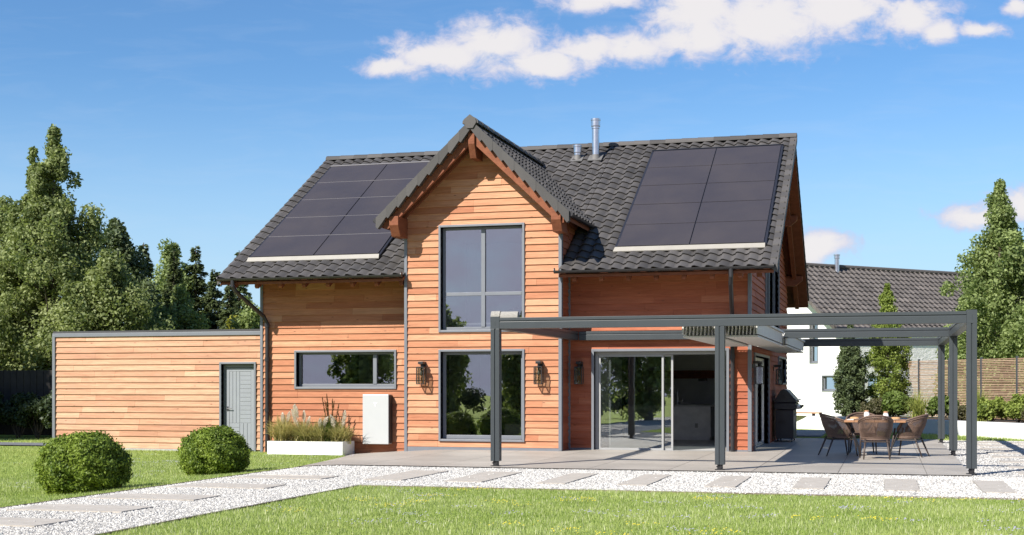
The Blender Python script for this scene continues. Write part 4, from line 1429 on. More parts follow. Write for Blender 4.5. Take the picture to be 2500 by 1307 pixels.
pack(-2.76, -2.24, 23.86, 29.8, True)
pack(-2.76, -2.16, 29.9, 36.2, True)

# ------------------------------------------------------------ table and chairs
TX, TY = -.24, 29.25
tb = thing('garden_table', 'square wooden topped garden table with dark metal frame legs', 'table', (TX, TY, .016))
t = MB()
for k in range(6):
    x0 = TX - .62 + k * 1.24 / 6
    t.box(x0 + .003, x0 + 1.24 / 6 - .003, TY - .62, TY + .62, .735, .775, random.random())
t.build('tabletop', TABLE_W, tb, bevel=.004)
for s in (-1, 1):
    t = MB()
    for yy in (-.36, .36):
        t.tube([(TX + s * .56, TY + yy, .734), (TX + s * .50, TY + yy, .60), (TX + s * .34, TY + yy, .2), (TX + s * .30, TY + yy, .03)], .014, 8)
    t.tube([(TX + s * .30, TY - .37, .03), (TX + s * .30, TY + .37, .03)], .014, 8)
    t.tube([(TX + s * .56, TY - .36, .72), (TX + s * .56, TY + .36, .72)], .012, 8)
    t.build('leg_frame', BLACKM, tb)


def make_chair():
    r = thing('rope_chair', 'x', 'chair', (0, 0, 0), 'woven chairs round the garden table')
    # sitter faces +y; back at -y
    def rail(u):  # u in -1..1 round the back
        a = u * rad(118)
        R = .30 + .02 * math.cos(a)
        x = math.sin(a) * .315; y = -math.cos(a) * .30 - .02
        z = .66 + .17 * max(0, math.cos(a * .78)) ** 1.2
        if abs(u) > .82: z -= (abs(u) - .82) / .18 * .12
        y -= .075 * max(0, math.cos(a))
        return Vector((x, y, z))
    def seatp(u):
        a = u * rad(118)
        return Vector((math.sin(a) * .262, -math.cos(a) * .235 + .0, .40))
    t = MB(); us = np.linspace(-1, 1, 29)
    rp = [rail(u) for u in us]
    t.tube(rp, .019, 8); t.tube([p + Vector((0, 0, -.035)) + (seatp(u) - p).normalized() * 0 for u, p in zip(us, rp)], .012, 6)
    t.build('rail', RATTAN, r, smooth=True)
    t = MB(); n = 62
    for k in range(n):
        u = -1 + 2 * k / (n - 1)
        a, b_ = rail(u), seatp(u)
        mid = (a + b_) / 2 + Vector((a.x - 0, a.y, 0)).normalized() * .02
        t.tube([a, mid, b_], .0068, 4, random.random(), cap=False)
    for z in (.0, 1.0):
        t.tube([seatp(u) + Vector((0, 0, .0 - .03 * z)) for u in us], .012, 6)
    t.build('backrest', RATTAN, r)
    t = MB()
    pts = [seatp(u) for u in us]; pts2 = [(p.x, p.y) for p in pts] + [(.2, .24), (-.2, .24)][0:2]
    t.prism(pts2, lambda p, q, d: (p, q, d), .37, .425)
    t.build('seat', RATTAN, r, bevel=.01)
    for (x, y, tx, ty, zt_) in ((-.26, .17, -.275, .26, .56), (.26, .17, .275, .26, .56), (-.2, -.20, -.24, -.36, .38), (.2, -.20, .24, -.36, .38)):
        t = MB(); t.tube([(x, y, zt_), ((x + tx) / 2, (y + ty) / 2, zt_ * .5), (tx, ty, .0)], [.02, .018, .012], 8)
        t.build('leg', RATLEG, r, smooth=True)
    t = MB(); t.tube([(-.22, .18, .33), (.22, .18, .33)], .01, 6); t.tube([(-.22, -.24, .33), (.22, -.24, .33)], .01, 6); t.tube([(-.24, -.24, .33), (-.26, .2, .33)], .01, 6); t.tube([(.24, -.24, .33), (.26, .2, .33)], .01, 6)
    t.build('stretcher', RATLEG, r)
    return r
ch = make_chair()
ch.location = (TX + .02, TY - 1.2, .016); ch.rotation_euler = (0, 0, rad(4)); ch.scale = (1.06, 1.06, 1.06); ch['label'] = 'brown woven rope chair with its back to the front lawn, before the garden table'
dup(ch, (TX - .72, TY - .16, .016), rad(-68), 'brown woven rope chair beside the garden table on the side of the grill')
dup(ch, (TX + .66, TY - .10, .016), rad(72), 'brown woven rope chair beside the garden table on the side of the open gravel')
dup(ch, (TX - .28, TY + 1.0, .016), rad(182), 'brown woven rope chair behind the garden table, mostly hidden by the crockery')


def lathe_obj(name, prof, c, mat, label, cat, group=None):
    r = thing(name, label, cat, c, group)
    t = MB(); t.lathe(prof, c, 24); t.build('body', mat, r, smooth=True)
    return r
tz = .776
WOODBOWL = plain('bread_crust', (.42, .24, .11), .7, var=.3, scale=14)
for x, y, lab in ((-.42, -.1, 'towards the grill'), (.02, .1, 'in the middle of the table'), (.42, -.12, 'towards the open gravel')):
    o = lathe_obj('plate', [(0, .006), (.09, .006), (.135, .018), (.137, .022), (.09, .012), (0, .012)], (TX + x, TY + y, tz), CERAM, f'white plate on the garden table, {lab}', 'plate', 'plates on the garden table')
    o = lathe_obj('bread_loaf', [(.0, .0), (.085, .0), (.098, .02), (.09, .042), (.05, .052), (0, .054)], (TX + x, TY + y, tz + .013), WOODBOWL, f'round golden bread on the white plate, {lab}', 'bread', 'bread on the plates')
for x, y, h, lab in ((-.17, .06, .17, 'next to the glass mug'), (.22, -.02, .15, 'next to the plate near the open gravel')):
    c = (TX + x, TY + y, tz)
    r = lathe_obj('storage_jar', [(0, 0), (.05, 0), (.058, .02), (.058, h - .04), (.045, h - .02), (.045, h), (0, h)], c, CERAM, f'white wooden lidded jar on the garden table, {lab}', 'jar', 'jars on the garden table')
    t = MB(); t.lathe([(0, h), (.048, h), (.05, h + .015), (.045, h + .03), (0, h + .032)], c, 20); t.build('lid', TABLE_W, r)
c = (TX + .24 - .06, TY - .16, tz)
r = lathe_obj('cup', [(0, 0), (.032, 0), (.042, .03), (.044, .085), (.040, .085), (.036, .03), (0, .01)], c, CERAM, 'small white cup in front of the jars on the garden table', 'cup')
c = (TX - .02, TY - .10, tz)
r = lathe_obj('glass_mug', [(0, 0), (.038, 0), (.042, .02), (.042, .10), (.037, .10), (.035, .02), (0, .01)], c, LAMPGLASS, 'clear glass mug with handle on the garden table', 'mug')
t = MB(); t.tube([(c[0] + .04, c[1], c[2] + .08), (c[0] + .075, c[1], c[2] + .07), (c[0] + .075, c[1], c[2] + .035), (c[0] + .04, c[1], c[2] + .025)], .006, 6); t.build('handle', LAMPGLASS, r)
c = (TX - .56 + .06, TY - .3, tz)
r = thing('napkin', 'folded white napkin near the corner of the garden table', 'napkin', c)
t = MB(); t.box(c[0] - .07, c[0] + .07, c[1] - .09, c[1] + .09, tz + .001, tz + .012); t.build('cloth', CERAM, r, bevel=.004)

# ------------------------------------------------------------ gas grill
gx, gy0, gy1 = -2.88, 35.7, 37.0
gr = thing('gas_grill', 'black gas grill with a closed hood against the gable wall', 'grill', (-2.5, 36.3, .016))
t = MB(); t.box(gx + .05, gx + .64, gy0 + .05, gy1 - .05, .10, .86); t.build('cabinet', GRILL, gr, bevel=.01)
t = MB()
for k in range(7): t.box(gx + .15 + .0, gx + .38, gy0 + .042, gy0 + .051, .50 + k * .012, .505 + k * .012)
t.build('vent_slots', BLACKM, gr)
t = MB(); t.prism([(gx + .02, .87), (gx + .70, .87), (gx + .74, .95), (gx + .70, 1.04), (gx + .02, 1.04)], lambda p, q, d: (p, d, q), gy0, gy1); t.build('firebox', GRILL, gr, bevel=.01)
t = MB(); t.prism([(gx + .02, 1.05), (gx + .02, 1.10), (gx + .20, 1.36), (gx + .32, 1.41), (gx + .42, 1.39), (gx + .72, 1.12), (gx + .74, 1.05)], lambda p, q, d: (p, d, q), gy0 + .02, gy1 - .02); hd = t.build('hood', GRILL, gr, bevel=.015)
t = MB(); t.tube([(gx + .78, gy0 + .12, 1.13), (gx + .78, gy1 - .12, 1.13)], .016, 8); t.box(gx + .70, gx + .78, gy0 + .16, gy0 + .20, 1.115, 1.14); t.box(gx + .70, gx + .78, gy1 - .20, gy1 - .16, 1.115, 1.14); t.build('handle', ALU, hd)
t = MB(); t.tube([(gx + .33, gy0 + .02, 1.2), (gx + .33, gy0 + .012, 1.2)], .06, 20); t.build('side_disc', BLACKM, hd)
t = MB(); t.prism([(gx + .74, .88), (gx + .82, .88), (gx + .86, .94), (gx + .76, 1.0)], lambda p, q, d: (p, d, q), gy0 + .05, gy1 - .05); cp = t.build('control_panel', plain('steel_panel', (.45, .45, .45), .35, .8), gr)
for k in range(4):
    y = gy0 + .25 + k * .27
    t = MB(); t.tube([(gx + .84, y, .95), (gx + .89, y, .965)], .03, 12); t.build('knob', BLACKM, cp)
for x in (gx + .12, gx + .57):
    for y in (gy0 + .12, gy1 - .12):
        t = MB(); t.tube([(x - .02, y, .065), (x + .02, y, .065)], .048, 14); t.box(x - .012, x + .012, y - .012, y + .012, .07, .105); t.build('wheel', BLACKM, gr)
t = MB(); t.tube([(gx + .65, gy0 + .3, .74), (gx + .70, gy0 + .3, .74), (gx + .70, gy0 + .55, .74), (gx + .65, gy0 + .55, .74)], .012, 6); t.build('door_handle', ALU, gr)

gr.scale = (.8, 1, 1); gr.location.x -= .07
# ------------------------------------------------------------ kitchen and rooms seen through the glass
isl = thing('kitchen_island', 'white kitchen island with a pale worktop behind the open sliding door', 'island', (-5.6, 37, .012))
t = MB(); t.box(-7.0, -4.62, 36.4, 37.2, .10, .93); t.box(-7.0, -4.66, 36.45, 37.15, .012, .10); t.build('cabinet', plain('island_white', (.82, .82, .83), .5), isl, bevel=.004)
t = MB(); t.box(-7.0, -4.1, 36.36, 37.24, .931, .97); t.box(-4.18, -4.12, 36.42, 37.2, .012, .93); t.build('worktop', plain('worktop_grey', (.50, .50, .49), .4), isl, bevel=.004)
t = MB(); t.box(-5.05, -4.97, 36.385, 36.399, .35, .47); t.build('socket', plain('socket_grey', (.4, .4, .4), .5), isl)
cnt = thing('kitchen_counter', 'dark topped kitchen counter along the back wall', 'counter', (-5, 39.7, .012))
t = MB(); t.box(-7.0, X1 - .3, 39.4, 39.98, .012, .90); t.build('cabinet', INNER, cnt)
t = MB(); t.box(-7.0, X1 - .3, 39.36, 39.98, .901, .94); t.build('worktop', plain('dark_worktop', (.06, .06, .06), .3), cnt)
tp = thing('kitchen_tap', 'tall curved steel tap standing on the kitchen island', 'tap', (-5.55, 36.9, .97))
t = MB(); x, y = -5.6, 36.9
t.tube([(x, y, .97), (x, y, 1.22), (x, y - .02, 1.32), (x, y - .08, 1.36), (x, y - .13, 1.32), (x, y - .14, 1.25)], .012, 8); t.tube([(x - .14, y, 1.05), (x + .14, y, 1.05)], .009, 8); t.tube([(x - .13, y, 1.05), (x - .13, y, 1.12)], .01, 8); t.tube([(x + .13, y, 1.05), (x + .13, y, 1.12)], .01, 8)
t.build('spout', STEEL, tp)
sh = thing('wall_shelf', 'dark wooden wall shelf above the kitchen counter', 'shelf', (-5.3, 39.9, 1.7))
t = MB(); t.box(-6.9, -3.75, 39.7, 39.99, 1.72, 1.95); t.build('board', TIMBER_D, sh)
for x in (-5.3, -4.1):
    t = MB(); t.box(x - .12, x + .12, 39.80, 39.99, 1.64, 1.715); t.build('bracket', BLACKM, sh)
so = thing('wall_socket', 'double white socket plate on the kitchen wall', 'socket', (-4.2, 39.99, 1.2))
t = MB(); t.box(-4.36, -4.10, 39.975, 39.998, 1.12, 1.24); t.box(-4.05, -3.92, 39.975, 39.998, 1.12, 1.24); t.build('plate', WHITE, so, bevel=.004)
stl = thing('bar_stool', 'black bar stool at the end of the kitchen island', 'stool', (-4.2, 36.0, .012))
t = MB(); t.prism([(-4.42, .72), (-3.98, .72), (-3.95, 1.0), (-4.0, 1.02), (-4.05, .80), (-4.35, .80), (-4.40, 1.02), (-4.45, 1.0)], lambda p, q, d: (p, d, q), 35.75, 36.2); t.build('seat', SOFA, stl, bevel=.02)
for x in (-4.38, -4.02):
    for y in (35.8, 36.15):
        t = MB(); t.tube([(x * .9 + -4.2 * .1, y, .72), (x, y, .012)], .014, 6); t.build('leg', BLACKM, stl)
t = MB(); t.tube([(-4.37, 35.81, .3), (-4.03, 35.81, .3)], .01, 6); t.tube([(-4.37, 36.14, .3), (-4.03, 36.14, .3)], .01, 6); t.build('footrest', BLACKM, stl)
sf = thing('sofa', 'black sofa in the living room behind the large bay window', 'sofa', (-8.8, 32, .012))
t = MB(); t.box(-9.6, -7.6, 31.4, 32.3, .1, .45); t.build('seat', SOFA, sf, bevel=.04)
t = MB(); t.box(-9.6, -7.6, 31.15, 31.395, .1, .80); t.build('backrest', SOFA, sf, bevel=.04)
t = MB(); t.box(-9.85, -9.61, 31.2, 32.3, .1, .62); t.build('armrest', SOFA, sf, bevel=.04)
bl = thing('curtain', 'long pale vertical curtain on the far wall of the living room', 'curtain', (-9.4, 35.8, .02))
t = MB(); n = 60
for k in range(n):
    x0 = -10.6 + k * 2.6 / n; x1_ = x0 + 2.6 / n
    y0_, y1_ = 35.85 + .04 * math.sin(k * 1.6), 35.85 + .04 * math.sin((k + 1) * 1.6)
    t.box(x0, x1_ - .001, y0_, y0_ + .02, .05, 2.3)
t.build('fabric', plain('curtain_linen', (.55, .52, .48), .9), bl)
wd = thing('louvred_wardrobe', 'white louvred wardrobe in the bedroom behind the upper bay window', 'wardrobe', (-8.4, 33, 2.73))
t = MB(); t.box(-9.0, -7.5, 32.75, 33.18, 2.73, 5.1); t.build('case', LOUVRE, wd)
for d in range(2):
    t = MB(); x0 = -8.96 + d * .74
    for k in range(52): t.box(x0 + .08, x0 + .62, 32.715, 32.735, 2.85 + k * .042, 2.875 + k * .042, R=Matrix.Rotation(.5, 3, 'X'), c=(0, 32.725, 2.86 + k * .042))
    t.box(x0, x0 + .079, 32.70, 32.748, 2.76, 5.06); t.box(x0 + .621, x0 + .70, 32.70, 32.748, 2.76, 5.06)
    t.build('louvre_door', LOUVRE, wd)
dl_ = thing('desk_lamp', 'dark desk lamp behind the lower pane of the upper bay window', 'lamp', (-8.55, 30.2, 3.0))
t = MB(); t.tube([(-8.62, 30.2, 2.98), (-8.62, 30.2, 3.26), (-8.45, 30.2, 3.32)], .01, 6); t.build('arm', BLACKM, dl_)
t = MB(); t.lathe([(.03, .05), (.10, .02), (.12, -.03)], (-8.42, 30.2, 3.30), 16); t.build('shade', BLACKM, dl_)
dk = thing('desk', 'pale desk below the upper bay window', 'desk', (-8.8, 30.2, 2.73))
t = MB(); t.box(-9.8, -7.9, 29.9, 30.5, 2.94, 2.975); t.box(-9.8, -9.75, 29.9, 30.5, 2.72, 2.939); t.box(-7.95, -7.9, 29.9, 30.5, 2.72, 2.939); t.build('top', LOUVRE, dk)


# ------------------------------------------------------------ leaves, shrubs, trees
def leaves(cent, rad_, n_per, size, R, up=.25, aspect=1.7, flat=1.0, shell=.55):
    """leaf quads round clump centres (m,3); returns (N,4,3)"""
    m = len(cent)
    N = m * n_per
    c = np.repeat(cent, n_per, 0); r = np.repeat(rad_, n_per)
    d = R.normal(0, 1, (N, 3)); d /= np.linalg.norm(d, axis=1)[:, None]
    rr = (shell + (1 - shell) * R.random(N)) * r * np.where(R.random(N) < .25, R.random(N), 1)
    p = c + d * rr[:, None] * np.array([1, 1, flat])
    nrm = d * .7 + R.normal(0, .75, (N, 3)); nrm[:, 2] += up
    nrm /= np.linalg.norm(nrm, axis=1)[:, None]
    a = np.cross(nrm, R.normal(0, 1, (N, 3))); a /= np.linalg.norm(a, axis=1)[:, None]
    b_ = np.cross(nrm, a)
    s = size * R.uniform(.6, 1.25, N)
    L = (s * aspect / 2)[:, None] * a; W = (s / 2)[:, None] * b_
    bend = nrm * (s * .18)[:, None]
    q = np.stack([p - L, p + W * .95 + bend, p + L, p - W * .95 + bend], 1)
    return q


def prof_r(prof, t):
    return np.interp(t, [a for a, _ in prof], [b_ for _, b_ in prof])


def tree(name, label, cat, x, y, z0, h, prof, nclump, nper, csize, lsize, mat, seed, group=None, tone=(.0, 1.), tips=0, trunk_r=.2, crown_base=.04, aspect=1.6, irregular=.25, gaps=0.0):
    R = np.random.default_rng(seed)
    r0 = thing(name, label, cat, (x, y, z0), group)
    t_ = crown_base + (1 - crown_base) * (R.random(nclump * 2) ** .85)
    rr = prof_r(prof, t_)
    keep = R.random(len(t_)) < np.clip(.25 + rr / max(b_ for _, b_ in prof), 0, 1)
    t_ = t_[keep][:nclump]; rr = rr[keep][:nclump]
    a = R.uniform(0, 2 * np.pi, len(t_))
    lob = 1 + irregular * (np.sin(3 * a + 9 * t_ + seed) * .6 + np.sin(5 * a - 17 * t_ + 2 * seed) * .4)
    fr_ = np.sqrt(R.uniform(.12, 1, len(t_)))
    rho = np.maximum(rr * lob * fr_ - csize * .35, 0)
    cent = np.c_[x + np.cos(a) * rho, y + np.sin(a) * rho, z0 + t_ * h + R.normal(0, .05 * h ** .5, len(t_))]
    cs = csize * R.uniform(.6, 1.25, len(t_)) * np.clip(.45 + rr / max(b_ for _, b_ in prof), .45, 1.1)
    if gaps:
        kk = np.sin(cent[:, 0] * 2.1 + seed) + np.sin(cent[:, 1] * 2.4) + np.sin(cent[:, 2] * 1.9 + seed * 1.7) > -1.9 + gaps * 2
        cent, cs = cent[kk], cs[kk]
    q = leaves(cent, cs, nper, lsize, R, aspect=aspect, flat=1.15)
    cl = R.random(len(cent))
    tn = np.clip(np.repeat(.25 + .5 * cl, nper) + R.normal(0, .16, len(q)), 0, 1)
    tn = tone[0] + (tone[1] - tone[0]) * tn
    quads_obj('crown', q, mat, r0, tn)
    t = MB()
    n = 9
    pts = [(x + R.normal(0, .05) * (k > 0), y + R.normal(0, .05) * (k > 0), z0 - .1 + h * .95 * k / n) for k in range(n + 1)]
    t.tube(pts, [max(.012, trunk_r * (1 - k / n) ** .8) for k in range(n + 1)], 8)
    idx = R.choice(len(cent), min(34, len(cent)), replace=False)
    for j in idx:
        c = cent[j]; zb = max(z0 + .12 * h, c[2] - R.uniform(.5, 1.2) * np.hypot(c[0] - x, c[1] - y) - .2)
        m_ = ((x + c[0]) / 2, (y + c[1]) / 2, (zb + c[2]) / 2 - .1)
        f = (c[2] - z0) / h
        t.tube([(x, y, zb), m_, tuple(c)], [max(.012, trunk_r * .4 * (1 - f)), max(.010, trunk_r * .22 * (1 - f)), .008], 5)
    t.build('trunk', BARK, r0)
    return r0


def conifer(name, label, x, y, z0, h, rbase, seed, mat=LEAF_C, group=None, whorls=40, droop=.30, lsize=.14, dens=1.0):
    R = np.random.default_rng(seed)
    r0 = thing(name, label, 'tree', (x, y, z0), group)
    Q = []; T = []
    t = MB(); t.tube([(x, y, z0 - .1), (x, y, z0 + h)], [.18 * h / 8, .015], 8)
    for k in range(whorls):
        f = (k + R.uniform(-.3, .3)) / whorls
        f = min(max(f, .02), .985)
        zw = z0 + h * (.06 + .94 * f); Rr = rbase * (1 - f) ** .95 + .05
        nb = int(8 + 6 * (1 - f))
        for b_ in range(nb):
            a = R.uniform(0, 2 * np.pi); L = Rr * R.uniform(.55, 1.15)
            z = zw + R.uniform(-.6, .6) * h / whorls * 1.6
            n = int((18 + 185 * L) * dens)
            s = np.sqrt(R.random(n)); wdt = .32 * L * (1 - s * .8) + .03
            off = R.normal(0, .5, n) * wdt
            px = x + np.cos(a) * s * L - np.sin(a) * off; py = y + np.sin(a) * s * L + np.cos(a) * off
            pz = z - droop * L * s ** 1.5 + .12 * L * np.clip(s - .7, 0, 1) + R.normal(0, .03, n) - np.abs(off) * .35
            p = np.c_[px, py, pz]
            dv = np.c_[np.cos(a) * np.ones(n) - np.sin(a) * np.sign(off) * .8, np.sin(a) * np.ones(n) + np.cos(a) * np.sign(off) * .8, R.uniform(-.7, .15, n)]
            dv /= np.linalg.norm(dv, axis=1)[:, None]
            sd_ = np.cross(dv, np.c_[R.normal(0, .5, n), R.normal(0, .5, n), np.ones(n)]); sd_ /= np.linalg.norm(sd_, axis=1)[:, None]
            sz = lsize * R.uniform(.6, 1.3, n)[:, None]
            Q.append(np.stack([p, p + dv * sz * .5 + sd_ * sz * .22, p + dv * sz, p + dv * sz * .5 - sd_ * sz * .22], 1))
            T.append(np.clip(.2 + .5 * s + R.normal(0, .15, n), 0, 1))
            if b_ % 2 == 0: t.tube([(x, y, z), (x + np.cos(a) * L * .8, y + np.sin(a) * L * .8, z - droop * L * .6)], [.02, .006], 4)
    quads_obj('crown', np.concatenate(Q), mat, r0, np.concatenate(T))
    t.build('trunk', BARK, r0)
    return r0


def shrub(name, label, x, y, z0, rx, ry, h, n, lsize, mat, seed, cat='shrub', group=None, lumps=26, aspect=1.6, tone=(0, 1)):
    R = np.random.default_rng(seed)
    r0 = thing(name, label, cat, (x, y, z0), group)
    d = R.normal(0, 1, (lumps, 3)); d /= np.linalg.norm(d, axis=1)[:, None]; d[:, 2] = np.abs(d[:, 2]) * .9
    f = R.uniform(.35, .72, lumps)[:, None]
    c = np.array([x, y, z0 + h * .32]) + d * f * np.array([rx, ry, h * .75])
    rs = R.uniform(.26, .45, lumps) * min(rx, ry, h)
    q = leaves(c, rs, max(1, n // lumps), lsize, R, aspect=aspect)
    q[:, :, 2] = np.maximum(q[:, :, 2], z0 + .01)
    tn = np.clip(np.repeat(R.random(lumps), max(1, n // lumps)) * .45 + .28 + R.normal(0, .15, len(q)), 0, 1)
    quads_obj('leaves', q, mat, r0, tone[0] + (tone[1] - tone[0]) * tn)
    t = MB()
    for j in range(10): t.tube([(x + R.normal(0, .03), y + R.normal(0, .03), z0 - .03), tuple(c[j])], [.014, .005], 5)
    t.build('stems', BARK, r0)
    return r0


def box_ball(label, x, y, rx, h, n, seed):
    R = np.random.default_rng(seed)
    z0 = float(G(x)) - .02
    r0 = thing('clipped_bush', label, 'bush', (x, y, z0), 'clipped round bushes on the lawn')
    d = R.normal(0, 1, (n, 3)); d /= np.linalg.norm(d, axis=1)[:, None]
    ripple = 1 + .055 * np.sin(9 * d[:, 0] + seed) * np.sin(8 * d[:, 1]) + .045 * np.sin(13 * d[:, 2] + 7 * d[:, 0])
    lay = np.where(R.random(n) < .72, R.uniform(.93, 1.02, n), R.uniform(.78, .95, n))
    sprig = R.random(n) < .075
    lay = np.where(sprig, R.uniform(1.0, 1.10, n), lay)
    hz = h * .56
    p = np.array([x, y, z0 + h - hz]) + d * (lay * ripple)[:, None] * np.array([rx, rx, hz])
    pit = np.sin(17 * d[:, 0] + 5 * np.sin(9 * d[:, 2])) + np.sin(19 * d[:, 1] + 3 * d[:, 2]) + np.sin(21 * d[:, 2] + 4 * d[:, 0])
    k = (p[:, 2] > z0 + .005) & ((pit > -1.25) | (R.random(n) < .35)); p, d = p[k], d[k]; N = len(p)
    nrm = d * .8 + R.normal(0, .55, (N, 3)); nrm /= np.linalg.norm(nrm, axis=1)[:, None]
    a = np.cross(nrm, R.normal(0, 1, (N, 3))); a /= np.linalg.norm(a, axis=1)[:, None]; b_ = np.cross(nrm, a)
    s = .030 * R.uniform(.6, 1.3, N)
    L = (s * .85)[:, None] * a; W = (s * .45)[:, None] * b_
    q = np.stack([p - L, p + W + nrm * .004, p + L, p - W + nrm * .004], 1)
    tn = np.clip(.5 + .2 * np.sin(6 * d[:, 0] + 3 * d[:, 2] + seed) + R.normal(0, .2, N), 0, 1)
    quads_obj('leaves', q, LEAF_BOX, r0, tn)
    # solid core behind the leaves, inner shade put into its dark colour
    t = MB()
    vs = []; nu, nv = 20, 12
    for i_ in range(nv + 1):
        th_ = math.pi * i_ / nv
        for j in range(nu):
            w_ = 2 * math.pi * j / nu; rr = .86 * (1 + .03 * math.sin(5 * w_ + i_))
            vs.append((x + rx * rr * math.sin(th_) * math.cos(w_), y + rx * rr * math.sin(th_) * math.sin(w_), max(z0, z0 + h - hz + hz * rr * math.cos(th_))))
    fs = [(i_ * nu + j, i_ * nu + (j + 1) % nu, (i_ + 1) * nu + (j + 1) % nu, (i_ + 1) * nu + j) for i_ in range(nv) for j in range(nu)]
    t.add(vs, fs); t.build('shade_core', plain('box_shade_core', (.03, .042, .012), .95, var=.3, scale=20), r0)
    return r0


box_ball('larger round clipped green bush on the lawn nearest the path corner', -11.95, 18.0, .665, .91, 62000, 5)
box_ball('smaller round clipped green bush on the lawn in front of the annexe door', -12.05, 22.35, .61, .875, 52000, 6)

# trees behind the annexe
pop = [(0, .9), (.1, 1.9), (.3, 2.5), (.5, 2.1), (.62, 1.6), (.72, 1.25), (.80, .85), (.88, .58), (.95, .38), (1, .08)]
tree('poplar_tree', 'tallest pointed green tree behind the annexe at the end of the lawn', 'tree', -27.7, 40.0, -.2, 10.3, pop, 460, 170, .44, .088, LEAF_A, 31, irregular=.4, gaps=.28)
tree('poplar_tree', 'slim second stem of the tall green tree, with its own lower tip', 'tree', -28.75, 40.3, -.2, 9.8, [(0, .6), (.2, 1.5), (.5, 1.5), (.75, .85), (.88, .38), (1, .08)], 170, 160, .36, .088, LEAF_A, 32, irregular=.3, gaps=.2)
tree('broadleaf_tree', 'bushy green tree leaning over the dark fence beside the annexe corner', 'tree', -25.0, 39.0, -.2, 5.9, [(0, .8), (.15, 1.5), (.4, 1.9), (.7, 1.5), (.9, .8), (1, .2)], 190, 210, .48, .085, LEAF_A, 33, irregular=.3)
tree('broadleaf_tree', 'dark rounded tree in shade beside the tall pointed tree', 'tree', -29.2, 46.2, -.2, 8.0, [(0, 1.2), (.3, 1.9), (.6, 1.7), (.85, 1.0), (1, .3)], 210, 160, .5, .11, LEAF_D, 34, irregular=.25)
tree('broadleaf_tree', 'broad green tree at the edge of the view beside the tall pointed tree', 'tree', -30.6, 41.4, -.2, 8.2, [(0, 1.4), (.2, 2.2), (.5, 2.1), (.75, 1.4), (.9, .8), (1, .3)], 280, 200, .5, .09, LEAF_A, 46, irregular=.3)
tree('broadleaf_tree', 'shaded dark tree behind the dark garden fence', 'tree', -32.7, 45.5, -.2, 5.5, [(0, 2.2), (.3, 2.6), (.6, 2.2), (1, .3)], 200, 120, .6, .13, LEAF_D, 47, irregular=.2)
conifer('fir_tree', 'dark fir with drooping branches right behind the annexe roof', -29.0, 47.9, -.2, 7.5, 1.9, 35, group='conifers behind the annexe')
conifer('fir_tree', 'grey green fir beside the house eaves, tallest pointed tip of the far group', -28.98, 52.1, -.2, 7.8, 1.9, 36, group='conifers behind the annexe')
conifer('fir_tree', 'bluish fir between the dark fir and the leafy birch', -28.6, 49.6, -.2, 7.3, 1.5, 37, group='conifers behind the annexe')
conifer('fir_tree', 'low dark fir next to the house downpipe', -27.2, 50.5, -.2, 6.6, 1.5, 38, group='conifers behind the annexe')
conifer('fir_tree', 'small dark fir just left of the downpipe, behind the yellow shrub', -26.15, 49.8, -.2, 5.9, 1.3, 44, group='conifers behind the annexe')
conifer('fir_tree', 'fir whose tip shows above the roof verge', -29.95, 58.0, -.2, 8.2, 1.7, 45, group='conifers behind the annexe')
conifer('fir_tree', 'dark fir filling the gap between the yellow shrub and the house downpipe', -24.7, 51.5, -.2, 6.0, 1.5, 48, group='conifers behind the annexe')
tree('birch_tree', 'light green leafy tree in the middle of the firs', 'tree', -25.6, 44.75, -.2, 5.2, [(0, .9), (.3, 1.35), (.6, 1.15), (.85, .7), (1, .2)], 120, 200, .4, .085, LEAF_B, 39)
tree('broadleaf_tree', 'pale rounded tree top rising above the firs', 'tree', -29.9, 51.8, -.2, 7.9, [(0, .9), (.4, 1.3), (.7, 1.2), (.9, .7), (1, .3)], 110, 180, .45, .10, LEAF_B, 40)
shrub('yellow_shrub', 'yellow green rounded shrub above the annexe roof next to the downpipe', -25.05, 48.0, -.2, 1.15, 1.0, 5.5, 13000, .09, LEAF_Y, 41)
tree('broadleaf_tree', 'leafy green sapling squeezed between the yellow shrub and the downpipe', 'tree', -23.5, 46.4, -.2, 5.2, [(0, .5), (.4, .9), (.8, .6), (1, .1)], 60, 120, .4, .1, LEAF_B, 42)

# dark fence and hedge at the far end of the lawn
df = thing('dark_garden_fence', 'dark see through garden fence in shade under the leaning tree', 'fence', (-30, 37.2, -.17))
t = MB()
for k in range(40): t.box(-35.4 + k * .25, -35.4 + k * .25 + .235, 37.2, 37.23, -.1, 2.0)
t.build('panel', plain('dark_fence_panel', (.022, .018, .016), .8, var=.4, scale=3), df)
for k in range(5):
    t = MB(); t.box(-35.2 + k * 2.4, -35.12 + k * 2.4, 37.13, 37.195, -.2, 2.05); t.build('post', BLACKM, df)
for k in range(7):
    shrub('hedge_shrub', f'dark low hedge shrub below the dark fence, {ords[k]} counted from the annexe corner', -25.0 - k * .85, 36.3 + .2 * (k % 3), -.2, .9, .6, 1.75 + .2 * (k % 2), 4500, .08, HEDGE, 60 + k, group='hedge shrubs below the dark fence')

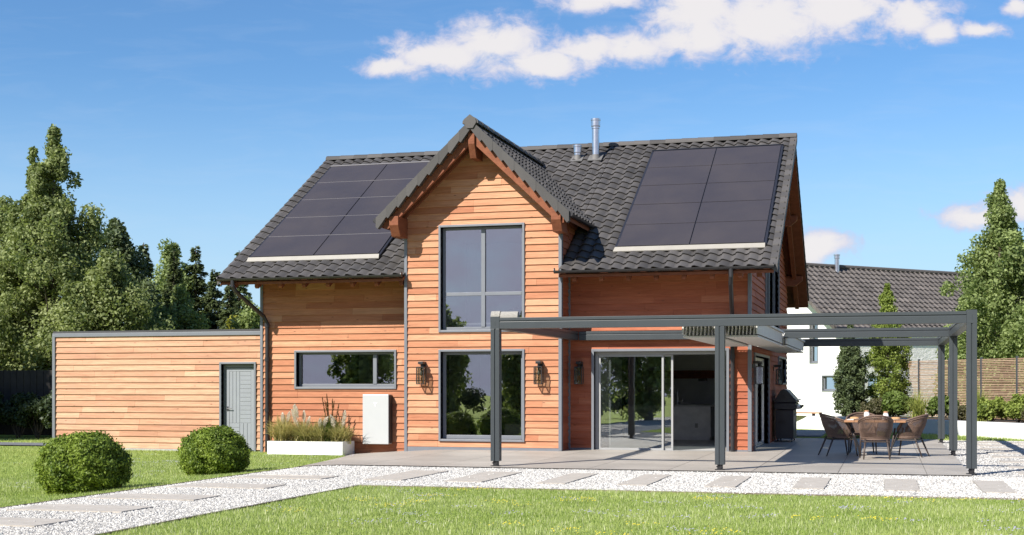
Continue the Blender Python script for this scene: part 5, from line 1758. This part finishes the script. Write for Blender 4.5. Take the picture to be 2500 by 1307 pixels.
# ------------------------------------------------------------ neighbour house
NX, NY = -2.15, 59.65
ev = np.array([.7, .714]); dv_ = np.array([-.714, .70])      # eaves direction; into the depth (gable width)
ev /= np.linalg.norm(ev); dv_ /= np.linalg.norm(dv_)
nb = thing('white_house', 'white rendered neighbouring house with a dark tiled roof behind the garden', 'house', (NX, NY, 0))
Lp = lambda e, d, z: (NX + ev[0] * e + dv_[0] * d, NY + ev[1] * e + dv_[1] * d, z)
nEZ, nRZ, nW = 4.03, 7.15, 4.0
ov, ovg = .10, .85           # overhangs: eaves, gable
t = MB()
NWIN = [(1.1, 1.75, 2.3, 4.75), (-2.0, -.4, 1.18, 1.82)]
gd = 2 * nW - 2 * ov
fnG = lambda a, z, o: Lp(ovg - o, a + ov, z)                 # gable wall: a along depth from the near corner
gh = [(1.95, 2.42, 2.55, 4.7), (.45, 1.62, 1.28, 1.92)]
k_ = (nRZ - nEZ) / nW
rz_ = lambda a: min(nEZ + k_ * (a + ov), nEZ + k_ * (gd - a + ov)) - .12
zb_ = nEZ - .1
backing(t, 0, gd, -.2, zb_, [(h[0], h[1], h[2], min(h[3], zb_)) for h in gh], fnG, d0=-.25, d1=0)
wa, wb, wt = 1.95, 2.42, 4.7
for poly in ([(0, zb_), (wa, zb_), (wa, rz_(wa)), (0, rz_(0))], [(wa, wt), (wb, wt), (wb, rz_(wb)), (wa, rz_(wa))],
             [(wb, zb_), (gd, zb_), (gd, rz_(gd)), (gd / 2, rz_(gd / 2)), (wb, rz_(wb))]):
    t.prism(poly, lambda p, q, d: fnG(p, q, d), -.25, 0)
t.build('wall', plain('bright_white_render', (.82, .81, .80), .9, var=.02), nb)
t = MB()
fnE = lambda a, z, o: Lp(ovg + a, ov - o, z)
backing(t, 0.26, 20, -.2, 3.93, [(1.2, 3.2, 1.25, 1.9)], fnE, d0=-.25, d1=0)
t.build('eaves_wall', RENDERW, nb)
window(nb, fnG, 1.95, 2.42, 2.55, 4.7, trans=(3.3,), depth=.15, proud=.02, name='window')
window(nb, fnG, .45, 1.62, 1.28, 1.92, depth=.15, proud=.02)
window(nb, fnE, 1.2, 3.2, 1.25, 1.9, muls=(1.95,), depth=.15, proud=.02)
t = MB()
slN = math.atan2(nRZ - nEZ, nW); LN = math.hypot(nRZ - nEZ, nW)
upN = (dv_[0] * math.cos(slN), dv_[1] * math.cos(slN), math.sin(slN))
tile_roof(t, Lp(0, 0, nEZ), (ev[0], ev[1], 0), upN, 22, LN, cover=.33, course=.38, amp=.034, step=.045, n=8, seed=50)
t.build('roof', TILE_N, nb, smooth=True)
t = MB()
up2 = (-dv_[0] * math.cos(slN), -dv_[1] * math.cos(slN), math.sin(slN))
tile_roof(t, Lp(0, 2 * nW, nEZ), (ev[0], ev[1], 0), up2, 22, LN, cover=.33, course=.38, n=4, seed=51)
t.build('rear_roof', TILE_N, nb, smooth=True)
t = MB()
t.prism([(0, nEZ - .10), (nW, nRZ - .10), (2 * nW, nEZ - .10), (2 * nW, nEZ - .2), (nW, nRZ - .2), (0, nEZ - .2)], lambda p, q, d: Lp(d, p, q), .02, 21.9)
t.build('soffit', plain('brown_soffit', (.30, .235, .19), .8), nb)
t = MB()
ns = int(LN / .38)
for k in range(ns + 1):
    f0, f1 = k / (ns + 1), (k + 1.06) / (ns + 1)
    vs = []
    for f, hh in ((f0, .075), (f1, .05)):
        d = nW * f; z = nEZ + (nRZ - nEZ) * f
        for e in (-.06, .12):
            vs.append(Lp(e, d, z - .14)); vs.append(Lp(e, d, z + hh))
    t.add(vs, [(0, 1, 3, 2), (4, 6, 7, 5), (1, 5, 7, 3), (0, 2, 6, 4), (2, 3, 7, 6), (0, 4, 5, 1)], random.random())
t.build('verge_tile', TILE_N, nb)
t = MB()
t.tube([Lp(-.05, nW, nRZ + .0), Lp(22, nW, nRZ + .0)], .12, 10)
t.build('ridge_tile', TILE_N, nb)
fx = Lp(3.6, nW - .3, 0)
t = MB(); t.lathe([(.11, nRZ - .5), (.11, nRZ + .35), (.13, nRZ + .36), (.13, nRZ + .5), (.15, nRZ + .51), (.15, nRZ + .56), (0, nRZ + .57)], (fx[0], fx[1], 0), 18)
t.build('flue', STEEL, nb)
t = MB(); t.tube([Lp(-.02, -.07, nEZ - .02), Lp(22, -.07, nEZ - .02)], .07, 10); t.build('gutter', GUTTER, nb)

# ------------------------------------------------------------ raised bed, retaining wall, slat fence
WP = [(-4.2, 48.6), (-2.8, 47.5), (.2, 44.5), (1.96, 42.0), (3.6, 39.6), (6.5, 35.6), (10.2, 30.4)]
rw = thing('retaining_wall', 'low white retaining wall that curves in front of the flower bed', 'wall', (0, 44, 0))
t = MB()
for (xa, ya), (xb, yb_) in zip(WP, WP[1:]):
    d = Vector((xb - xa, yb_ - ya, 0)); L = d.length; d.normalize(); s = Vector((-d.y, d.x, 0)) * .22
    nn = max(1, int(L / 1.2))
    vs = [(xa, ya, -.1), (xb, yb_, -.1), (xb + s.x, yb_ + s.y, -.1), (xa + s.x, ya + s.y, -.1)]
    vs += [(a, b_, .45) for a, b_, _ in vs]
    t.add(vs, [(3, 2, 1, 0), (4, 5, 6, 7), (0, 1, 5, 4), (1, 2, 6, 5), (2, 3, 7, 6), (3, 0, 4, 7)])
t.build('wall', plain('pale_wall_render', (.70, .70, .69), .9, var=.04, bump=.5, bscale=12), rw)
bed = MB()
bp = [(x + .15, y + .15) for x, y in WP]; bq = [(x + 3.6, y + 3.2) for x, y in WP][::-1]
bed.prism(bp + bq, lambda p, q, d: (p, q, d), .0, .38)
struct(bed.build('flower_bed', SOIL))
bn = thing('garden_bench', 'narrow wooden bench plank on top of the low wall behind the grill', 'bench', (-2.6, 47.6, .45))
t = MB()
for k in range(3): t.box(-3.55 , -2.2, 47.32 + k * .14, 47.44 + k * .14, .53, .575, R=Matrix.Rotation(rad(-12), 3, 'Z'), c=(-2.9, 47.5, .5))
t.build('seat', TABLE_W, bn)
t = MB(); t.box(-3.4, -3.3, 47.3, 47.7, .45, .53); t.box(-2.5, -2.4, 47.3, 47.6, .45, .53); t.build('support', BLACKM, bn)
dk2 = thing('slatted_grate', 'grey slatted walkway grate behind the grill before the low wall', 'walkway', (-2.5, 42, 0))
t = MB()
for k in range(7): t.box(-3.4, -1.85, 40.2 + k * .72, 40.66 + k * .72, .0, .035)
t.build('slats', plain('grate_grey', (.26, .28, .30), .7), dk2)
FPx = np.array([(-.10, 51.2), (.22, 50.7), (1.10, 49.3), (2.05, 47.85), (3.0, 46.4), (3.97, 44.86), (4.95, 43.4), (5.9, 42.0), (6.85, 40.6), (7.8, 39.2), (8.75, 37.8)][1:])
fs_ = thing('slat_fence', 'tall wooden privacy fence of thin horizontal slats between dark posts', 'fence', (2, 48, .3))
for (xa, ya), (xb, yb_) in zip(FPx, FPx[1:]):
    t = MB(); d = Vector((xb - xa, yb_ - ya, 0)); L = d.length; d.normalize(); s = Vector((-d.y, d.x, 0)) * .02
    for k in range(36):
        z = .42 + k * .055
        a = Vector((xa, ya, z)) + d * .03; b_ = Vector((xb, yb_, z)) - d * .03
        vs = [a - s, b_ - s, b_ + s, a + s]; vs = [tuple(v) for v in vs] + [(v.x, v.y, v.z + .030) for v in vs]
        t.add(vs, [(3, 2, 1, 0), (4, 5, 6, 7), (0, 1, 5, 4), (1, 2, 6, 5), (2, 3, 7, 6), (3, 0, 4, 7)], random.random())
    t.build('slat_panel', SLAT_W, fs_)
for x, y in FPx:
    t = MB(); t.box(x - .04, x + .04, y - .05, y + .04, .2, 2.44); t.build('post', PERG, fs_)

# bed plants
tree('juniper_tree', 'dark narrow juniper column before the white neighbouring house', 'tree', -1.25, 49.0, .35, 3.35, [(0, .55), (.2, .62), (.45, .55), (.7, .36), (.9, .15), (1, .03)], 260, 130, .15, .05, LEAF_D, 71, trunk_r=.07, irregular=.12, aspect=2.4)
tree('columnar_tree', 'light green narrow tree standing at the end of the slat fence', 'tree', .02, 49.7, .35, 4.85, [(0, .55), (.1, .85), (.3, .78), (.5, .70), (.62, .58), (.75, .40), (.88, .26), (1, .05)], 230, 120, .21, .055, LEAF_E, 72, trunk_r=.06, irregular=.3, gaps=.1)
big = [(0, 1.), (.15, 1.7), (.35, 1.95), (.55, 1.85), (.68, 1.45), (.76, 1.1), (.82, .65), (.9, .48), (.96, .3), (1, .06)]
tree('maple_tree', 'tall bright green pointed tree behind the slat fence', 'tree', 4.25, 55.2, 0, 9.3, big, 380, 160, .42, .092, LEAF_B, 73, irregular=.42, gaps=.27)
tree('maple_tree', 'lower bright green tree half hidden behind the pergola post and the slat fence', 'tree', 3.3, 58.0, 0, 4.6, [(0, .9), (.4, 1.5), (.8, .9), (1, .2)], 130, 190, .42, .09, LEAF_B, 74)
tree('maple_tree', 'leafy green tree at the far end of the slat fence, right of the tall tree', 'tree', 6.6, 52.5, 0, 7.2, [(0, 1.2), (.3, 2.3), (.6, 1.9), (.85, .9), (1, .2)], 240, 180, .55, .095, LEAF_B, 75)
shrub('olive_shrub', 'brownish olive shrub at the foot of the juniper', -.35, 47.2, .35, .75, .55, .85, 5000, .06, LEAF_O, 81)
shrub('green_shrub', 'bright green shrub below the light narrow tree', .35, 46.9, .35, .75, .6, 1.0, 6000, .085, LEAF_S, 82)
r = thing('sedge_clump', 'tall arching yellow green grass clump behind the garden table', 'ornamental grass', (1.0, 45.5, .38))
tuft((1.0, 45.5, .38), 260, 1.15, .75, .022, SEDGE, 'blades', r, .45, 83, (.2, 1))
shrub('green_shrub', 'green shrub with yellowish tips behind the chair facing the gravel', 1.75, 45.2, .35, .7, .55, .95, 5500, .08, LEAF_S, 84)
shrub('olive_shrub', 'small dark brownish shrub between two pergola posts', 2.35, 44.3, .35, .5, .4, .6, 2500, .06, LEAF_O, 85)
r = thing('sedge_clump', 'upright pale grass clump beside the middle pergola post', 'ornamental grass', (2.75, 43.9, .38))
tuft((2.75, 43.9, .38), 300, 1.25, .5, .022, SEDGE, 'blades', r, .4, 86, (0, .8))
shrub('gold_shrub', 'yellow green shrub right of the middle pergola post', 3.05, 42.6, .35, .6, .5, .95, 6000, .07, LEAF_E, 87)
shrub('gold_shrub', 'yellow green shrub right of the front pergola post', 3.75, 41.9, .35, .6, .5, .95, 6000, .07, LEAF_E, 90)
shrub('olive_shrub', 'broad purplish olive shrub on the bed below the slat fence', 4.25, 40.7, .35, .75, .6, .85, 7000, .055, LEAF_O, 88)
shrub('green_shrub', 'bright green shrub at the far end of the flower bed', 4.95, 40.2, .35, .6, .5, .9, 5000, .08, LEAF_S, 89)
shrub('ground_shrub', 'small low plant at the edge of the grass before the rear pergola post', .75, 39.5, .0, .3, .25, .25, 900, .05, LEAF_E, 91)
blades('grass', [(-1.8, 6, 38.6, 47, 320)], GRASSB, (.04, .09), .02, 'grass strip between the patio and the low white wall', 'grass',
       lambda x, y: y < np.interp(x, [p[0] for p in WP], [p[1] for p in WP]) - .1)

# ------------------------------------------------------------ garden on the camera's side, mirrored in the glazing
for k in range(9):
    shrub('garden_hedge_shrub', f'dark hedge shrub across the garden, mirrored in the glazing, {ords[k]} from the annexe side', -34 + k * 2.6, -7 + .4 * (k % 2), 0, 1.7, 1.0, 1.5, 2200, .12, HEDGE, 140 + k, group='hedge shrubs mirrored in the glass')
tree('broadleaf_tree', 'tall broad tree beyond the left end of the lawn that shades the dark fence', 'tree', -31.2, 31.0, -.2, 9.2, [(0, .8), (.2, 2.2), (.5, 2.9), (.8, 2.0), (1, .4)], 260, 90, .75, .16, LEAF_A, 150)
spots = [(-23.4, 3.0, 5.2, 1.7), (-18.9, 3.2, 4.8, 1.15), (-15.2, 3.0, 4.6, 1.2), (-12.4, 3.4, 6.8, 1.9), (-10.0, 3.0, 6.2, 1.8), (-28.5, 2.5, 5.5, 1.8)]
for k, (x, y, h, r_) in enumerate(spots):
    tree('garden_tree', f'leafy garden tree mirrored in the glazing, {ords[k]} counted from the neighbour across the lawn', 'tree', x, y, 0, h, [(0, .35), (.2, .8), (.5, r_ / 1.7), (.8, r_ / 2.2), (1, .15)] if False else [(0, .3 * r_), (.25, .8 * r_), (.55, r_), (.85, .6 * r_), (1, .1)], 110, 80, .45, .15, LEAF_A, 120 + k, group='trees mirrored in the glass', gaps=.2)
